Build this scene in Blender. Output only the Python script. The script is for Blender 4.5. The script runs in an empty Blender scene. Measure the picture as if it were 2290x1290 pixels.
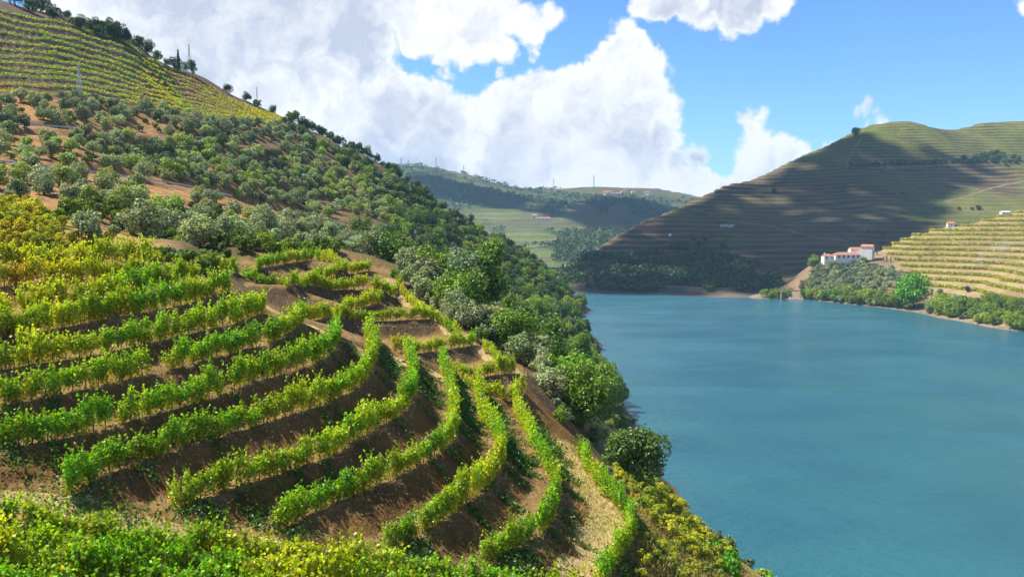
import bpy, math, random
import numpy as np
from mathutils import Vector, Matrix
from mathutils.geometry import delaunay_2d_cdt
from mathutils.kdtree import KDTree
from mathutils.bvhtree import BVHTree

random.seed(7)
rng = np.random.default_rng(7)
sc = bpy.context.scene
COL = sc.collection

# ------------------------------------------------------------------ camera, sky, sun, exposure
FPX, CX, CY, HOR = 2226.0, 1145.0, 645.0, 480.0      # focal length in photo pixels, centre, eye-level row
EYE = 60.0                                            # eye height above the river (m)
TILT = math.atan((CY - HOR) / FPX)
cam = bpy.data.cameras.new('camera')
cam.sensor_width = 36.0
cam.lens = 36.0 * FPX / 2290.0
cam.clip_start = 0.5
cam.clip_end = 30000
cam_ob = bpy.data.objects.new('camera', cam)
COL.objects.link(cam_ob)
cam_ob.location = (0, 0, EYE)
cam_ob.rotation_euler = (math.pi / 2 - TILT, 0, 0)
sc.camera = cam_ob

SUN_EL = math.radians(57)
SUN_AZ = math.radians(-74)                            # from +Y (view direction) towards -X (left)
SUN_DIR = Vector((math.sin(SUN_AZ) * math.cos(SUN_EL), math.cos(SUN_AZ) * math.cos(SUN_EL), math.sin(SUN_EL)))

sc.view_settings.view_transform = 'Standard'
sc.view_settings.look = 'None'
sc.view_settings.exposure = 1.12
sc.view_settings.gamma = 1.0
sc.view_settings.use_curve_mapping = False
sc.render.engine = 'CYCLES'
sc.cycles.use_denoising = True
sc.cycles.max_bounces = 6
sc.cycles.diffuse_bounces = 2
sc.cycles.glossy_bounces = 2
sc.cycles.transmission_bounces = 3
sc.cycles.volume_bounces = 0
sc.cycles.transparent_max_bounces = 8

sun = bpy.data.lights.new('sun', 'SUN')
sun.energy = 5.0
sun.angle = math.radians(0.53)
sun.color = (1.0, 0.94, 0.82)
sun_ob = bpy.data.objects.new('sun', sun)
COL.objects.link(sun_ob)
sun_ob.location = SUN_DIR * 300
sun_ob.rotation_euler = SUN_DIR.to_track_quat('Z', 'Y').to_euler()


def node(nt, kind, **kw):
    n = nt.nodes.new(kind)
    for k, v in kw.items():
        if k == 'inp':
            for i, x in v.items():
                if hasattr(x, 'is_output'):
                    nt.links.new(x, n.inputs[i])
                else:
                    n.inputs[i].default_value = x
        else:
            setattr(n, k, v)
    return n


def M(nt, op, a, b=None, c=None, clamp=False):
    n = nt.nodes.new('ShaderNodeMath')
    n.operation = op
    n.use_clamp = clamp
    for i, x in enumerate((a, b, c)):
        if x is None:
            continue
        if hasattr(x, 'is_output'):
            nt.links.new(x, n.inputs[i])
        else:
            n.inputs[i].default_value = x
    return n.outputs[0]


def V3(nt, op, a, b=None, scale=None):
    n = nt.nodes.new('ShaderNodeVectorMath')
    n.operation = op
    for i, x in enumerate((a, b)):
        if x is None:
            continue
        if hasattr(x, 'is_output'):
            nt.links.new(x, n.inputs[i])
        else:
            n.inputs[i].default_value = x
    if scale is not None:
        n.inputs['Scale'].default_value = scale
    return n.outputs['Value'] if op in ('DISTANCE', 'LENGTH', 'DOT_PRODUCT') else n.outputs['Vector']


def mixc(nt, f, a, b, mode='MIX'):
    n = nt.nodes.new('ShaderNodeMix')
    n.data_type = 'RGBA'
    n.blend_type = mode
    for i, x in ((0, f), (6, a), (7, b)):
        if hasattr(x, 'is_output'):
            nt.links.new(x, n.inputs[i])
        else:
            if i > 0 and len(x) == 3:
                x = (*x, 1)
            n.inputs[i].default_value = x
    return n.outputs[2]


def smooth(nt, v, lo, hi, a=0.0, b=1.0):
    n = nt.nodes.new('ShaderNodeMapRange')
    n.interpolation_type = 'SMOOTHSTEP'
    nt.links.new(v, n.inputs[0])
    for i, x in ((1, lo), (2, hi), (3, a), (4, b)):
        n.inputs[i].default_value = x
    return n.outputs[0]


def noise(nt, vec, scale, detail=4.0, rough=0.55, dist=0.0):
    n = nt.nodes.new('ShaderNodeTexNoise')
    n.inputs['Scale'].default_value = scale
    n.inputs['Detail'].default_value = detail
    n.inputs['Roughness'].default_value = rough
    n.inputs['Distortion'].default_value = dist
    if vec is not None:
        nt.links.new(vec, n.inputs['Vector'])
    return n.outputs[0]


def pdir(px, py):
    X, Y = (px - CX) / FPX, -(py - CY) / FPX
    c, s = math.cos(TILT), math.sin(TILT)
    return Vector((X, c + Y * s, -s + Y * c)).normalized()


# --- sky: Nishita with cumulus clouds by direction
world = bpy.data.worlds.new('World')
sc.world = world
world.use_nodes = True
wt = world.node_tree
wt.nodes.clear()
wout = wt.nodes.new('ShaderNodeOutputWorld')
wbg = wt.nodes.new('ShaderNodeBackground')
wbg.inputs['Strength'].default_value = 0.068
wt.links.new(wbg.outputs[0], wout.inputs[0])
sky = wt.nodes.new('ShaderNodeTexSky')
sky.sky_type = 'NISHITA'
sky.sun_disc = False
sky.sun_elevation = SUN_EL
sky.sun_rotation = SUN_AZ
sky.altitude = 200
sky.air_density = 0.85
sky.dust_density = 0.05
sky.ozone_density = 3.0
tc = wt.nodes.new('ShaderNodeTexCoord')
D = tc.outputs['Generated']

# each cloud puff: photo column, row, radius in photo pixels
PUFFS = [(250, 60, 170), (420, 150, 210), (560, 60, 230), (690, 200, 230), (760, 40, 130), (620, 270, 160), (820, 300, 170),
         (960, 345, 150), (800, 360, 140), (1090, 360, 150), (1040, 285, 75), (1140, 290, 110), (1240, 240, 95), (1240, 340, 150), (930, 240, 85), (880, 180, 60),
         (1180, 190, 36), (1300, 190, 60), (1345, 205, 90), (1395, 120, 66), (1397, 70, 34), (1440, 190, 75), (1400, 320, 120), (1470, 230, 48), (1490, 180, 28), (1470, 320, 60), (1500, 400, 70),
         (1560, 425, 55), (1555, 350, 34), (950, 20, 95), (1090, 30, 85), (1030, 90, 60), (1110, 110, 46), (1180, 60, 48), (1230, 40, 34), (1190, 120, 22), (1000, 160, 22), (1120, 165, 16), (150, -60, 80), (330, -60, 200),
         (600, -120, 200), (880, -90, 150),
         (1700, 345, 50), (1755, 340, 42), (1675, 370, 45), (1690, 318, 44), (1688, 290, 36), (1672, 264, 24), (1702, 266, 22), (1662, 250, 12), (1800, 345, 32),
         (1640, 420, 40), (1600, 430, 44), (1690, 420, 60), (1655, 335, 16),
         (1560, -14, 75), (1480, 6, 58), (1440, 16, 36), (1650, -10, 80), (1730, -2, 52), (1580, 38, 38),
         (1918, 254, 15), (1940, 246, 18), (1966, 250, 12), (1975, 278, 16), (1955, 282, 14), (1855, 330, 18), (2290, 5, 22)]
GREYS = [(480, 110, 170, .7), (620, 60, 160, .7), (790, 70, 100, 1.0), (830, 120, 70, .8), (880, 260, 100, .75), (990, 268, 60, .75), (700, 150, 100, .5),
         (1390, 300, 90, .55), (1440, 350, 70, .45), (1160, 335, 110, .45), (950, 385, 120, .9), (1120, 405, 80, .6), (820, 395, 110, .9), (1230, 290, 60, .4),
         (1310, 260, 60, .4), (1480, 300, 45, .6), (1540, 360, 50, .9), (1640, 16, 90, .9), (1500, 16, 70, .7), (1950, 262, 40, .5), (330, 60, 120, .4), (560, 200, 70, .5),
         (400, -100, 250, .8), (800, -150, 250, .8), (1700, 380, 50, .25), (1080, 60, 50, .25)]


def cloud_field(Dv, big):
    """max over puffs of 1 - distance / radius, the direction warped by noise so the rims billow"""
    out = None
    for px, py, r in PUFFS:
        d = V3(wt, 'DISTANCE', Dv if r >= 50 else big, tuple(pdir(px, py)))
        v = M(wt, 'MULTIPLY_ADD', d, -FPX / r * 1.0, 1.0)
        # weight by size so small puffs have proportionally crisp rims
        v = M(wt, 'MULTIPLY', v, min(1.0, r / 110.0))
        out = v if out is None else M(wt, 'SMOOTH_MAX', out, v, 0.06)
    return out


nw = wt.nodes.new('ShaderNodeTexNoise')
nw.inputs['Scale'].default_value = 22
nw.inputs['Detail'].default_value = 9
nw.inputs['Roughness'].default_value = 0.62
wt.links.new(D, nw.inputs['Vector'])
warp = V3(wt, 'SCALE', V3(wt, 'SUBTRACT', nw.outputs['Color'], (0.5, 0.5, 0.5)), scale=0.05)
Dw = V3(wt, 'ADD', D, warp)
field = cloud_field(Dw, V3(wt, 'ADD', D, V3(wt, 'SCALE', warp, scale=0.72)))
fine = noise(wt, D, 46, 9, 0.58)
field2 = M(wt, 'MULTIPLY_ADD', M(wt, 'SUBTRACT', fine, 0.5), 0.4, field)
alpha_view = smooth(wt, field2, -0.01, 0.15)
# the rest of the sky carries the same broken cumulus
sep = wt.nodes.new('ShaderNodeSeparateXYZ')
wt.links.new(D, sep.inputs[0])
away = M(wt, 'MAXIMUM', smooth(wt, V3(wt, 'DISTANCE', D, tuple(pdir(1145, 300))), 0.66, 0.95), smooth(wt, sep.outputs[2], 0.27, 0.42))
rest = smooth(wt, noise(wt, D, 3.2, 9, 0.58), 0.52, 0.62)
alpha = M(wt, 'MAXIMUM', alpha_view, M(wt, 'MULTIPLY', rest, away))
# grey undersides
grey = None
gw = V3(wt, 'ADD', D, V3(wt, 'SCALE', V3(wt, 'SUBTRACT', nw.outputs['Color'], (0.5, 0.5, 0.5)), scale=0.07))
for px, py, r, w in GREYS:
    d = V3(wt, 'DISTANCE', gw, tuple(pdir(px, py)))
    v = M(wt, 'MULTIPLY', smooth(wt, d, 0.25 * r / FPX, 1.15 * r / FPX, 1.0, 0.0), w)
    grey = v if grey is None else M(wt, 'MAXIMUM', grey, v)
# billow relief: noise seen a little further towards the sun is lighter on that side
n1 = noise(wt, Dw, 24, 8, 0.6, 0.2)
n2 = noise(wt, V3(wt, 'ADD', Dw, (-0.007, 0, 0.011)), 24, 8, 0.6, 0.2)
rel = M(wt, 'MULTIPLY', M(wt, 'SUBTRACT', n1, n2), 2.3)
thick = smooth(wt, field2, 0.0, 0.55)
shade = M(wt, 'MULTIPLY', grey, smooth(wt, field2, 0.0, 0.25))
shade = M(wt, 'MULTIPLY_ADD', M(wt, 'MULTIPLY', M(wt, 'SUBTRACT', n1, 0.42), thick), 0.7, shade)
shade = M(wt, 'SUBTRACT', shade, rel, clamp=True)
cl_col = mixc(wt, shade, (7.4, 7.45, 7.55), (4.1, 4.5, 5.5))
blue = mixc(wt, 1.0, sky.outputs[0], (0.66, 0.96, 1.26), 'MULTIPLY')
wcol = mixc(wt, alpha, blue, cl_col)
wt.links.new(wcol, wbg.inputs['Color'])


# ------------------------------------------------------------------ small helpers
def us(px, py):
    px, py = np.asarray(px, float), np.asarray(py, float)
    X, Y = (px - CX) / FPX, -(py - CY) / FPX
    c, s = math.cos(TILT), math.sin(TILT)
    y = c + Y * s
    return X / y, (-s + Y * c) / y


def at(px, py, d):
    u, s = us(px, py)
    return np.stack([u * d, d + 0 * u, EYE + s * d], -1)


def tag(o, label=None, cat=None, group=None, kind=None):
    for k, v in (('label', label), ('category', cat), ('group', group), ('kind', kind)):
        if v:
            o[k] = v
    return o


def link(name, me, parent=None, loc=(0, 0, 0), rot=(0, 0, 0), scale=None):
    o = bpy.data.objects.new(name, me)
    COL.objects.link(o)
    o.location = loc
    o.rotation_euler = rot
    if scale is not None:
        o.scale = scale if hasattr(scale, '__len__') else (scale,) * 3
    if parent is not None:
        o.parent = parent
    return o


def npmesh(name, V, faces, mats, midx=None, smooth_shade=False, attrs=None):
    """faces: (n,k) int array or list of such arrays"""
    if not isinstance(faces, list):
        faces = [faces]
    me = bpy.data.meshes.new(name)
    V = np.asarray(V, np.float32)
    me.vertices.add(len(V))
    me.vertices.foreach_set('co', V.ravel())
    tot = np.concatenate([np.full(len(f), f.shape[1], np.int32) for f in faces])
    idx = np.concatenate([f.ravel() for f in faces]).astype(np.int32)
    me.loops.add(len(idx))
    me.loops.foreach_set('vertex_index', idx)
    me.polygons.add(len(tot))
    st = np.concatenate([[0], np.cumsum(tot)[:-1]]).astype(np.int32)
    me.polygons.foreach_set('loop_start', st)
    me.polygons.foreach_set('loop_total', tot)
    for m in (mats if isinstance(mats, (list, tuple)) else [mats]):
        me.materials.append(m)
    if midx is not None:
        me.polygons.foreach_set('material_index', np.asarray(midx, np.int32))
    me.polygons.foreach_set('use_smooth', np.full(len(tot), smooth_shade))
    for k, a in (attrs or {}).items():
        a = np.asarray(a, np.float32)
        if a.ndim == 1:
            at_ = me.attributes.new(k, 'FLOAT', 'POINT')
            at_.data.foreach_set('value', a)
        else:
            at_ = me.attributes.new(k, 'FLOAT_COLOR', 'POINT')
            at_.data.foreach_set('color', np.c_[a, np.ones(len(a))].astype(np.float32).ravel())
    me.update(calc_edges=True)
    return me


class MB:
    """collects simple shapes into one mesh"""
    def __init__(s):
        s.v, s.f, s.m, s.n = [], [], [], 0

    def add(s, V, Fs, m=0):
        V = np.asarray(V, float)
        s.v.append(V)
        for f in Fs:
            s.f.append(tuple(int(i) + s.n for i in f))
            s.m.append(m)
        s.n += len(V)

    def box(s, c, size, m=0, rz=0.0):
        x, y, z = [k / 2 for k in size]
        V = np.array([(-x, -y, -z), (x, -y, -z), (x, y, -z), (-x, y, -z), (-x, -y, z), (x, -y, z), (x, y, z), (-x, y, z)])
        cr, sr = math.cos(rz), math.sin(rz)
        V = np.c_[V[:, 0] * cr - V[:, 1] * sr, V[:, 0] * sr + V[:, 1] * cr, V[:, 2]] + np.array(c)
        s.add(V, [(0, 3, 2, 1), (4, 5, 6, 7), (0, 1, 5, 4), (1, 2, 6, 5), (2, 3, 7, 6), (3, 0, 4, 7)], m)

    def tube(s, pts, radii, n=6, m=0):
        pts = [Vector(p) for p in pts]
        V, Fs = [], []
        for i, p in enumerate(pts):
            t = (pts[min(i + 1, len(pts) - 1)] - pts[max(i - 1, 0)]).normalized()
            a = t.cross(Vector((0, 1, 0.3))).normalized()
            b = t.cross(a)
            r = radii[i] if hasattr(radii, '__len__') else radii
            for k in range(n):
                q = 2 * math.pi * k / n
                V.append(p + (a * math.cos(q) + b * math.sin(q)) * r)
        for i in range(len(pts) - 1):
            for k in range(n):
                Fs.append((i * n + k, i * n + (k + 1) % n, (i + 1) * n + (k + 1) % n, (i + 1) * n + k))
        Fs.append(tuple(range(n))[::-1])
        Fs.append(tuple((len(pts) - 1) * n + k for k in range(n)))
        s.add([tuple(v) for v in V], Fs, m)

    def mesh(s, name, mats):
        me = bpy.data.meshes.new(name)
        me.from_pydata(np.concatenate(s.v).tolist(), [], s.f)
        for m in (mats if isinstance(mats, (list, tuple)) else [mats]):
            me.materials.append(m)
        me.polygons.foreach_set('material_index', s.m)
        me.update()
        return me


# lattice noise on the plane for terrain
_lat = {}


def vnoise(x, y, seed):
    if seed not in _lat:
        _lat[seed] = np.random.default_rng(seed).random((256, 256))
    L = _lat[seed]
    xi, yi = np.floor(x).astype(int), np.floor(y).astype(int)
    fx, fy = x - xi, y - yi
    fx, fy = fx * fx * (3 - 2 * fx), fy * fy * (3 - 2 * fy)
    a, b = L[xi & 255, yi & 255], L[(xi + 1) & 255, yi & 255]
    c, d = L[xi & 255, (yi + 1) & 255], L[(xi + 1) & 255, (yi + 1) & 255]
    return (a + (b - a) * fx) * (1 - fy) + (c + (d - c) * fx) * fy - 0.5


def fbm(x, y, seed, oct=4):
    r, a = 0, 1.0
    for k in range(oct):
        r = r + a * vnoise(x * 2 ** k + 17 * k, y * 2 ** k + 5 * k, seed + k)
        a *= 0.5
    return r


def sstep(x, a, b):
    t = np.clip((x - a) / (b - a), 0, 1)
    return t * t * (3 - 2 * t)


# ------------------------------------------------------------------ materials
def new_mat(name):
    m = bpy.data.materials.new(name)
    m.use_nodes = True
    nt = m.node_tree
    nt.nodes.clear()
    out = nt.nodes.new('ShaderNodeOutputMaterial')
    return m, nt, out


def simple_mat(name, col, rough=0.8, var=0.25, scale=3.0, bump=0.0, metal=0.0):
    m, nt, out = new_mat(name)
    t = nt.nodes.new('ShaderNodeTexCoord')
    n = noise(nt, t.outputs['Object'], scale, 6)
    lo = tuple(c * (1 - var) for c in col)
    hi = tuple(min(1, c * (1 + var)) for c in col)
    c = mixc(nt, smooth(nt, n, 0.3, 0.7), lo, hi)
    b = node(nt, 'ShaderNodeBsdfPrincipled', inp={'Base Color': c, 'Roughness': rough, 'Metallic': metal})
    if bump:
        bm = node(nt, 'ShaderNodeBump', inp={'Height': n, 'Strength': bump, 'Distance': 0.1})
        nt.links.new(bm.outputs[0], b.inputs['Normal'])
    nt.links.new(b.outputs[0], out.inputs[0])
    return m


def leaf_mat(name, base=None, low=None, trans=0.4, gloss=0.02, hue=0.05, val=0.5):
    """leaves: tint from the object's colour, each leaf a little different; low leaves can turn"""
    m, nt, out = new_mat(name)
    geo = nt.nodes.new('ShaderNodeNewGeometry')
    r = geo.outputs['Random Per Island']
    if base == 'tint':
        c = node(nt, 'ShaderNodeAttribute', attribute_name='tint').outputs['Color']
    elif base is None:
        oi = nt.nodes.new('ShaderNodeObjectInfo')
        c = oi.outputs['Color']
    else:
        g = nt.nodes.new('ShaderNodeRGB')
        g.outputs[0].default_value = (*base, 1)
        c = g.outputs[0]
    if low is not None:
        t = nt.nodes.new('ShaderNodeTexCoord')
        s = nt.nodes.new('ShaderNodeSeparateXYZ')
        nt.links.new(t.outputs['Object'], s.inputs[0])
        k = smooth(nt, s.outputs[2], 0.15, 0.8, 0.5, 0.05)
        r3 = M(nt, 'FRACT', M(nt, 'MULTIPLY', r, 37.0))
        c = mixc(nt, M(nt, 'LESS_THAN', r3, k), c, low)
    r2 = M(nt, 'FRACT', M(nt, 'MULTIPLY', r, 91.7))
    h = nt.nodes.new('ShaderNodeHueSaturation')
    nt.links.new(c, h.inputs['Color'])
    nt.links.new(M(nt, 'MULTIPLY_ADD', r2, hue, 0.5 - hue / 2), h.inputs['Hue'])
    nt.links.new(M(nt, 'MULTIPLY_ADD', r, val * 2, 1 - val), h.inputs['Value'])
    d = node(nt, 'ShaderNodeBsdfDiffuse', inp={'Color': h.outputs[0]})
    tcol = mixc(nt, 1.0, h.outputs[0], (1.15, 1.25, 0.55), 'MULTIPLY')
    tr = node(nt, 'ShaderNodeBsdfTranslucent', inp={'Color': tcol})
    mx = node(nt, 'ShaderNodeMixShader', inp={0: trans, 1: d.outputs[0], 2: tr.outputs[0]})
    gl = node(nt, 'ShaderNodeBsdfGlossy', inp={'Roughness': 0.42, 'Color': (0.9, 0.95, 1, 1)})
    m2 = node(nt, 'ShaderNodeMixShader', inp={0: gloss, 1: mx.outputs[0], 2: gl.outputs[0]})
    nt.links.new(m2.outputs[0], out.inputs[0])
    return m


M_VINE = leaf_mat('vine_leaf', low=(0.50, 0.32, 0.015), trans=0.45, hue=0.045)
M_TREE = leaf_mat('tree_leaf', trans=0.3, hue=0.05)
M_TREE_MASS = leaf_mat('tree_mass_leaf', base='tint', trans=0.3, hue=0.05)
M_BARK = simple_mat('bark', (0.11, 0.08, 0.055), 0.9, 0.4, 5, 0.5)
M_POST = simple_mat('grey_post_wood', (0.17, 0.12, 0.08), 0.85, 0.3, 9)
M_WIRE = simple_mat('wire', (0.35, 0.34, 0.33), 0.5, 0.1, 2, 0, 0.6)
M_WHITE = simple_mat('white_render', (0.72, 0.70, 0.65), 0.8, 0.12, 0.7)
M_TILE = simple_mat('red_roof_tile', (0.33, 0.13, 0.075), 0.8, 0.3, 1.2)
M_DARK = simple_mat('dark_opening', (0.03, 0.035, 0.04), 0.4, 0.2, 1)
M_STEEL = simple_mat('galvanised_steel', (0.42, 0.45, 0.48), 0.45, 0.15, 2, 0, 0.5)
M_PYLON = simple_mat('pylon_steel', (0.40, 0.42, 0.45), 0.6, 0.1, 2)
M_ASPHALT = simple_mat('asphalt', (0.10, 0.10, 0.105), 0.9, 0.2, 1.5)
M_STONE = simple_mat('schist_stone', (0.22, 0.16, 0.105), 0.85, 0.35, 2.0, 0.4)
M_WALL = simple_mat('schist_wall', (0.30, 0.235, 0.17), 0.9, 0.5, 1.1, 0.6)
M_GRASS = leaf_mat('dry_grass_blade', trans=0.35, hue=0.06, gloss=0.02, base=(0.33, 0.25, 0.07))
M_WEED = leaf_mat('weed_leaf', trans=0.4, hue=0.06, base=(0.055, 0.13, 0.012))
M_SIGNW = simple_mat('sign_paint', (0.75, 0.77, 0.8), 0.5, 0.06, 2)
M_TEAL = simple_mat('teal_canopy', (0.10, 0.42, 0.30), 0.7, 0.15, 2)


def ground_mat(name, noise_scale=1.0, stone=True, slope_mix=True, bump_d=0.12):
    """terrain: vertex colour says what covers the ground; noise breaks it up at three sizes"""
    m, nt, out = new_mat(name)
    t = nt.nodes.new('ShaderNodeTexCoord')
    P = t.outputs['Object']
    a = node(nt, 'ShaderNodeAttribute', attribute_name='cover')
    b = node(nt, 'ShaderNodeAttribute', attribute_name='alt')
    n1 = noise(nt, P, 0.35 * noise_scale, 6, 0.6)
    n2 = noise(nt, P, 2.2 * noise_scale, 6, 0.65)
    n3 = noise(nt, P, 9.0 * noise_scale, 4, 0.7)
    f = M(nt, 'ADD', M(nt, 'MULTIPLY', n1, 0.6), M(nt, 'MULTIPLY', n2, 0.4))
    c = mixc(nt, smooth(nt, f, 0.42, 0.60), a.outputs['Color'], b.outputs['Color'])
    v = M(nt, 'MULTIPLY_ADD', n3, 1.1, 0.45)
    c = mixc(nt, 1.0, c, v, 'MULTIPLY')
    if stone:
        vo = node(nt, 'ShaderNodeTexVoronoi', inp={'Vector': P, 'Scale': 5.5 * noise_scale})
        k = M(nt, 'MULTIPLY', smooth(nt, vo.outputs['Distance'], 0.10, 0.22, 1, 0), smooth(nt, n2, 0.5, 0.62))
        c = mixc(nt, M(nt, 'MULTIPLY', k, 0.65), c, (0.36, 0.29, 0.22))
    p = node(nt, 'ShaderNodeBsdfPrincipled', inp={'Base Color': c, 'Roughness': 0.95, 'Specular IOR Level': 0.1})
    h = M(nt, 'ADD', n2, M(nt, 'MULTIPLY', n3, 0.6))
    bm = node(nt, 'ShaderNodeBump', inp={'Height': h, 'Strength': 1.0, 'Distance': bump_d / noise_scale * 1.6})
    nt.links.new(bm.outputs[0], p.inputs['Normal'])
    nt.links.new(p.outputs[0], out.inputs[0])
    return m


M_GROUND = ground_mat('hillside_ground')
M_FAR = ground_mat('far_hill_ground', 0.12, stone=False, bump_d=0.15)
M_MID = ground_mat('distant_hill_ground', 0.04, stone=False, bump_d=0.1)


# ------------------------------------------------------------------ terrain engine
class TPS:
    """smooth surface through (photo column, row, distance) sight points, fitted over azimuth and log distance"""
    def __init__(s, pts, k=2.6, reg=2e-4):
        pts = np.array(pts, float)
        u, sl = us(pts[:, 0], pts[:, 1])
        s.k = k
        s.X = np.c_[u * k, np.log(pts[:, 2])]
        n = len(pts)
        A = np.zeros((n + 3, n + 3))
        A[:n, :n] = s.phi(s.X, s.X) + np.eye(n) * reg
        A[:n, n:] = np.c_[np.ones(n), s.X]
        A[n:, :n] = A[:n, n:].T
        s.w = np.linalg.solve(A, np.r_[sl, 0, 0, 0])

    @staticmethod
    def phi(a, b):
        r2 = ((a[:, None, :] - b[None]) ** 2).sum(-1)
        return 0.5 * r2 * np.log(r2 + 1e-12)

    def __call__(s, u, y):
        sh = u.shape
        q = np.c_[u.ravel() * s.k, np.log(y.ravel())]
        out = np.empty(len(q))
        n = len(s.X)
        for i in range(0, len(q), 20000):
            c = q[i:i + 20000]
            out[i:i + 20000] = s.phi(c, s.X) @ s.w[:n] + s.w[n] + c @ s.w[n + 1:]
        return out.reshape(sh)


class Field:
    """terrain on an azimuth x distance grid"""
    def __init__(s, u0, u1, nu, y0, y1, ny):
        s.u = np.linspace(u0, u1, nu)
        s.y = np.exp(np.linspace(math.log(y0), math.log(y1), ny))
        s.U, s.Y = np.meshgrid(s.u, s.y, indexing='ij')
        s.Xw = s.U * s.Y

    def height(s, x, y):
        x, y = np.asarray(x, float), np.asarray(y, float)
        fu = np.clip((x / y - s.u[0]) / (s.u[1] - s.u[0]), 0, len(s.u) - 1.001)
        ly = math.log(s.y[1] / s.y[0])
        fy = np.clip(np.log(y / s.y[0]) / ly, 0, len(s.y) - 1.001)
        i, j = fu.astype(int), fy.astype(int)
        a, b = fu - i, fy - j
        Z = s.Z
        return (Z[i, j] * (1 - a) + Z[i + 1, j] * a) * (1 - b) + (Z[i, j + 1] * (1 - a) + Z[i + 1, j + 1] * a) * b

    def hit(s, px, py, lo=None):
        """where the sight line through a photo pixel meets the ground"""
        u, sl = us(px, py)
        i = int(round((float(u) - s.u[0]) / (s.u[1] - s.u[0])))
        if i < 0 or i >= len(s.u):
            return None
        S = (s.Z[i] - EYE) / s.y
        k = (S >= sl) & ((s.y > lo) if lo else True)
        if not k.any():
            return None
        j = int(np.argmax(k))
        y = s.y[j]
        if j > 0 and S[j] > S[j - 1]:
            y = s.y[j - 1] + (s.y[j] - s.y[j - 1]) * np.clip((sl - S[j - 1]) / (S[j] - S[j - 1]), 0, 1)
        x = float(u) * y
        return float(x), float(y), float(s.height(x, y))

    def mesh(s, name, mat, cover, alt):
        nu, ny = s.U.shape
        V = np.stack([s.Xw, s.Y, s.Z], -1).reshape(-1, 3)
        i = np.arange(nu * ny).reshape(nu, ny)
        f = np.stack([i[:-1, :-1], i[1:, :-1], i[1:, 1:], i[:-1, 1:]], -1).reshape(-1, 4)
        me = npmesh(name, V, f, mat, None, True, {'cover': cover.reshape(-1, 3), 'alt': alt.reshape(-1, 3)})
        return link(name, me)


def dens(p, step=None, n=80):
    p = np.array(p, float)
    t = np.r_[0, np.cumsum(np.linalg.norm(np.diff(p, axis=0), axis=1))]
    if step:
        n = max(2, int(t[-1] / step) + 1)
    q = np.linspace(0, t[-1], n)
    return np.stack([np.interp(q, t, p[:, k]) for k in range(p.shape[1])], -1)


def smooth_line(p, it=2):
    p = np.array(p, float)
    for _ in range(it):                                # Chaikin
        q = 0.75 * p[:-1] + 0.25 * p[1:]
        r = 0.25 * p[:-1] + 0.75 * p[1:]
        m = np.empty((2 * len(q), p.shape[1]))
        m[0::2], m[1::2] = q, r
        p = np.vstack([p[:1], m, p[-1:]])
    return p


# ------------------------------------------------------------------ the near terraces: vine row lines read off the photograph
def row_world(p, drop, b=0.02, c=0.085):
    """a vine row as the line where its sight lines meet the gently tilted plane its terrace lies in"""
    p = smooth_line(p)
    u, sl = us(p[:, 0], p[:, 1])
    y = drop * 1.08 / (b * u + c - sl)
    return np.stack([u * y, y, EYE + sl * y], -1)


ROWS = {   # name: (points, drop of the terrace plane below the eye)
    'A1': ([(-260, 608), (0, 602), (160, 600), (320, 594)], 7.6),
    'A2': ([(-260, 656), (0, 641), (150, 632), (310, 620)], 8.15),
    'B': ([(-260, 768), (0, 712), (133, 686), (210, 678), (320, 654), (432, 632)], 8.75),
    'C': ([(-260, 812), (0, 752), (77, 743), (137, 733), (233, 712), (327, 697), (447, 672), (507, 652)], 9.45),
    'D': ([(-260, 890), (0, 830), (60, 815), (200, 797), (350, 763), (500, 730), (560, 712), (583, 700)], 10.45),
    'E': ([(-260, 965), (0, 907), (120, 885), (280, 850), (400, 820), (523, 788), (617, 763), (655, 740), (672, 722)], 11.4),
    'F': ([(-260, 1080), (0, 1003), (67, 993), (170, 977), (260, 950), (367, 920), (430, 905), (550, 858), (650, 830), (720, 805), (750, 775), (757, 748)], 12.65),
    'G': ([(162, 1100), (240, 1057), (300, 1033), (360, 1017), (433, 990), (517, 970), (627, 933), (713, 907), (770, 885), (815, 855), (836, 815), (838, 775), (825, 752)], 13.95),
    'H': ([(405, 1135), (467, 1107), (510, 1093), (617, 1063), (727, 1023), (763, 1005), (830, 963), (896, 928), (920, 900), (926, 860), (920, 815), (913, 795)], 15.3),
    'I': ([(622, 1185), (670, 1160), (763, 1120), (830, 1087), (903, 1060), (980, 1017), (1010, 983), (1018, 930), (1010, 880), (995, 835), (986, 815)], 16.6),
    'J': ([(885, 1230), (963, 1180), (1030, 1133), (1073, 1097), (1116, 1050), (1126, 1015), (1112, 980), (1083, 945), (1073, 907), (1072, 878)], 17.95),
    'K': ([(1095, 1265), (1176, 1213), (1223, 1183), (1243, 1137), (1243, 1087), (1215, 1035), (1180, 973), (1158, 925), (1148, 906)], 19.25),
    'L': ([(1345, 1305), (1375, 1253), (1406, 1227), (1416, 1180), (1396, 1147), (1356, 1107), (1328, 1073), (1300, 1027)], 20.6),
}
PROWS = {  # the farther block beyond the ramp: name: (points, drop)
    'P1': ([(443, 622), (533, 608), (633, 590), (700, 580), (765, 592)], 8.6),
    'P2': ([(645, 640), (667, 634), (763, 615), (825, 606)], 9.75),
    'P3': ([(515, 650), (590, 656), (700, 652), (763, 648), (862, 645)], 10.8),
    'P4': ([(640, 722), (705, 716), (763, 702), (830, 680), (893, 660)], 11.9),
    'P5': ([(690, 726), (763, 722), (863, 718), (970, 713)], 12.8),
    'P6': ([(885, 788), (925, 792), (996, 782), (1066, 770)], 14.3),
    'P7': ([(1003, 843), (1046, 846), (1090, 842), (1145, 832)], 15.6),
    'P8': ([(1035, 872), (1090, 884), (1130, 893), (1168, 878)], 16.4),
}
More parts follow.
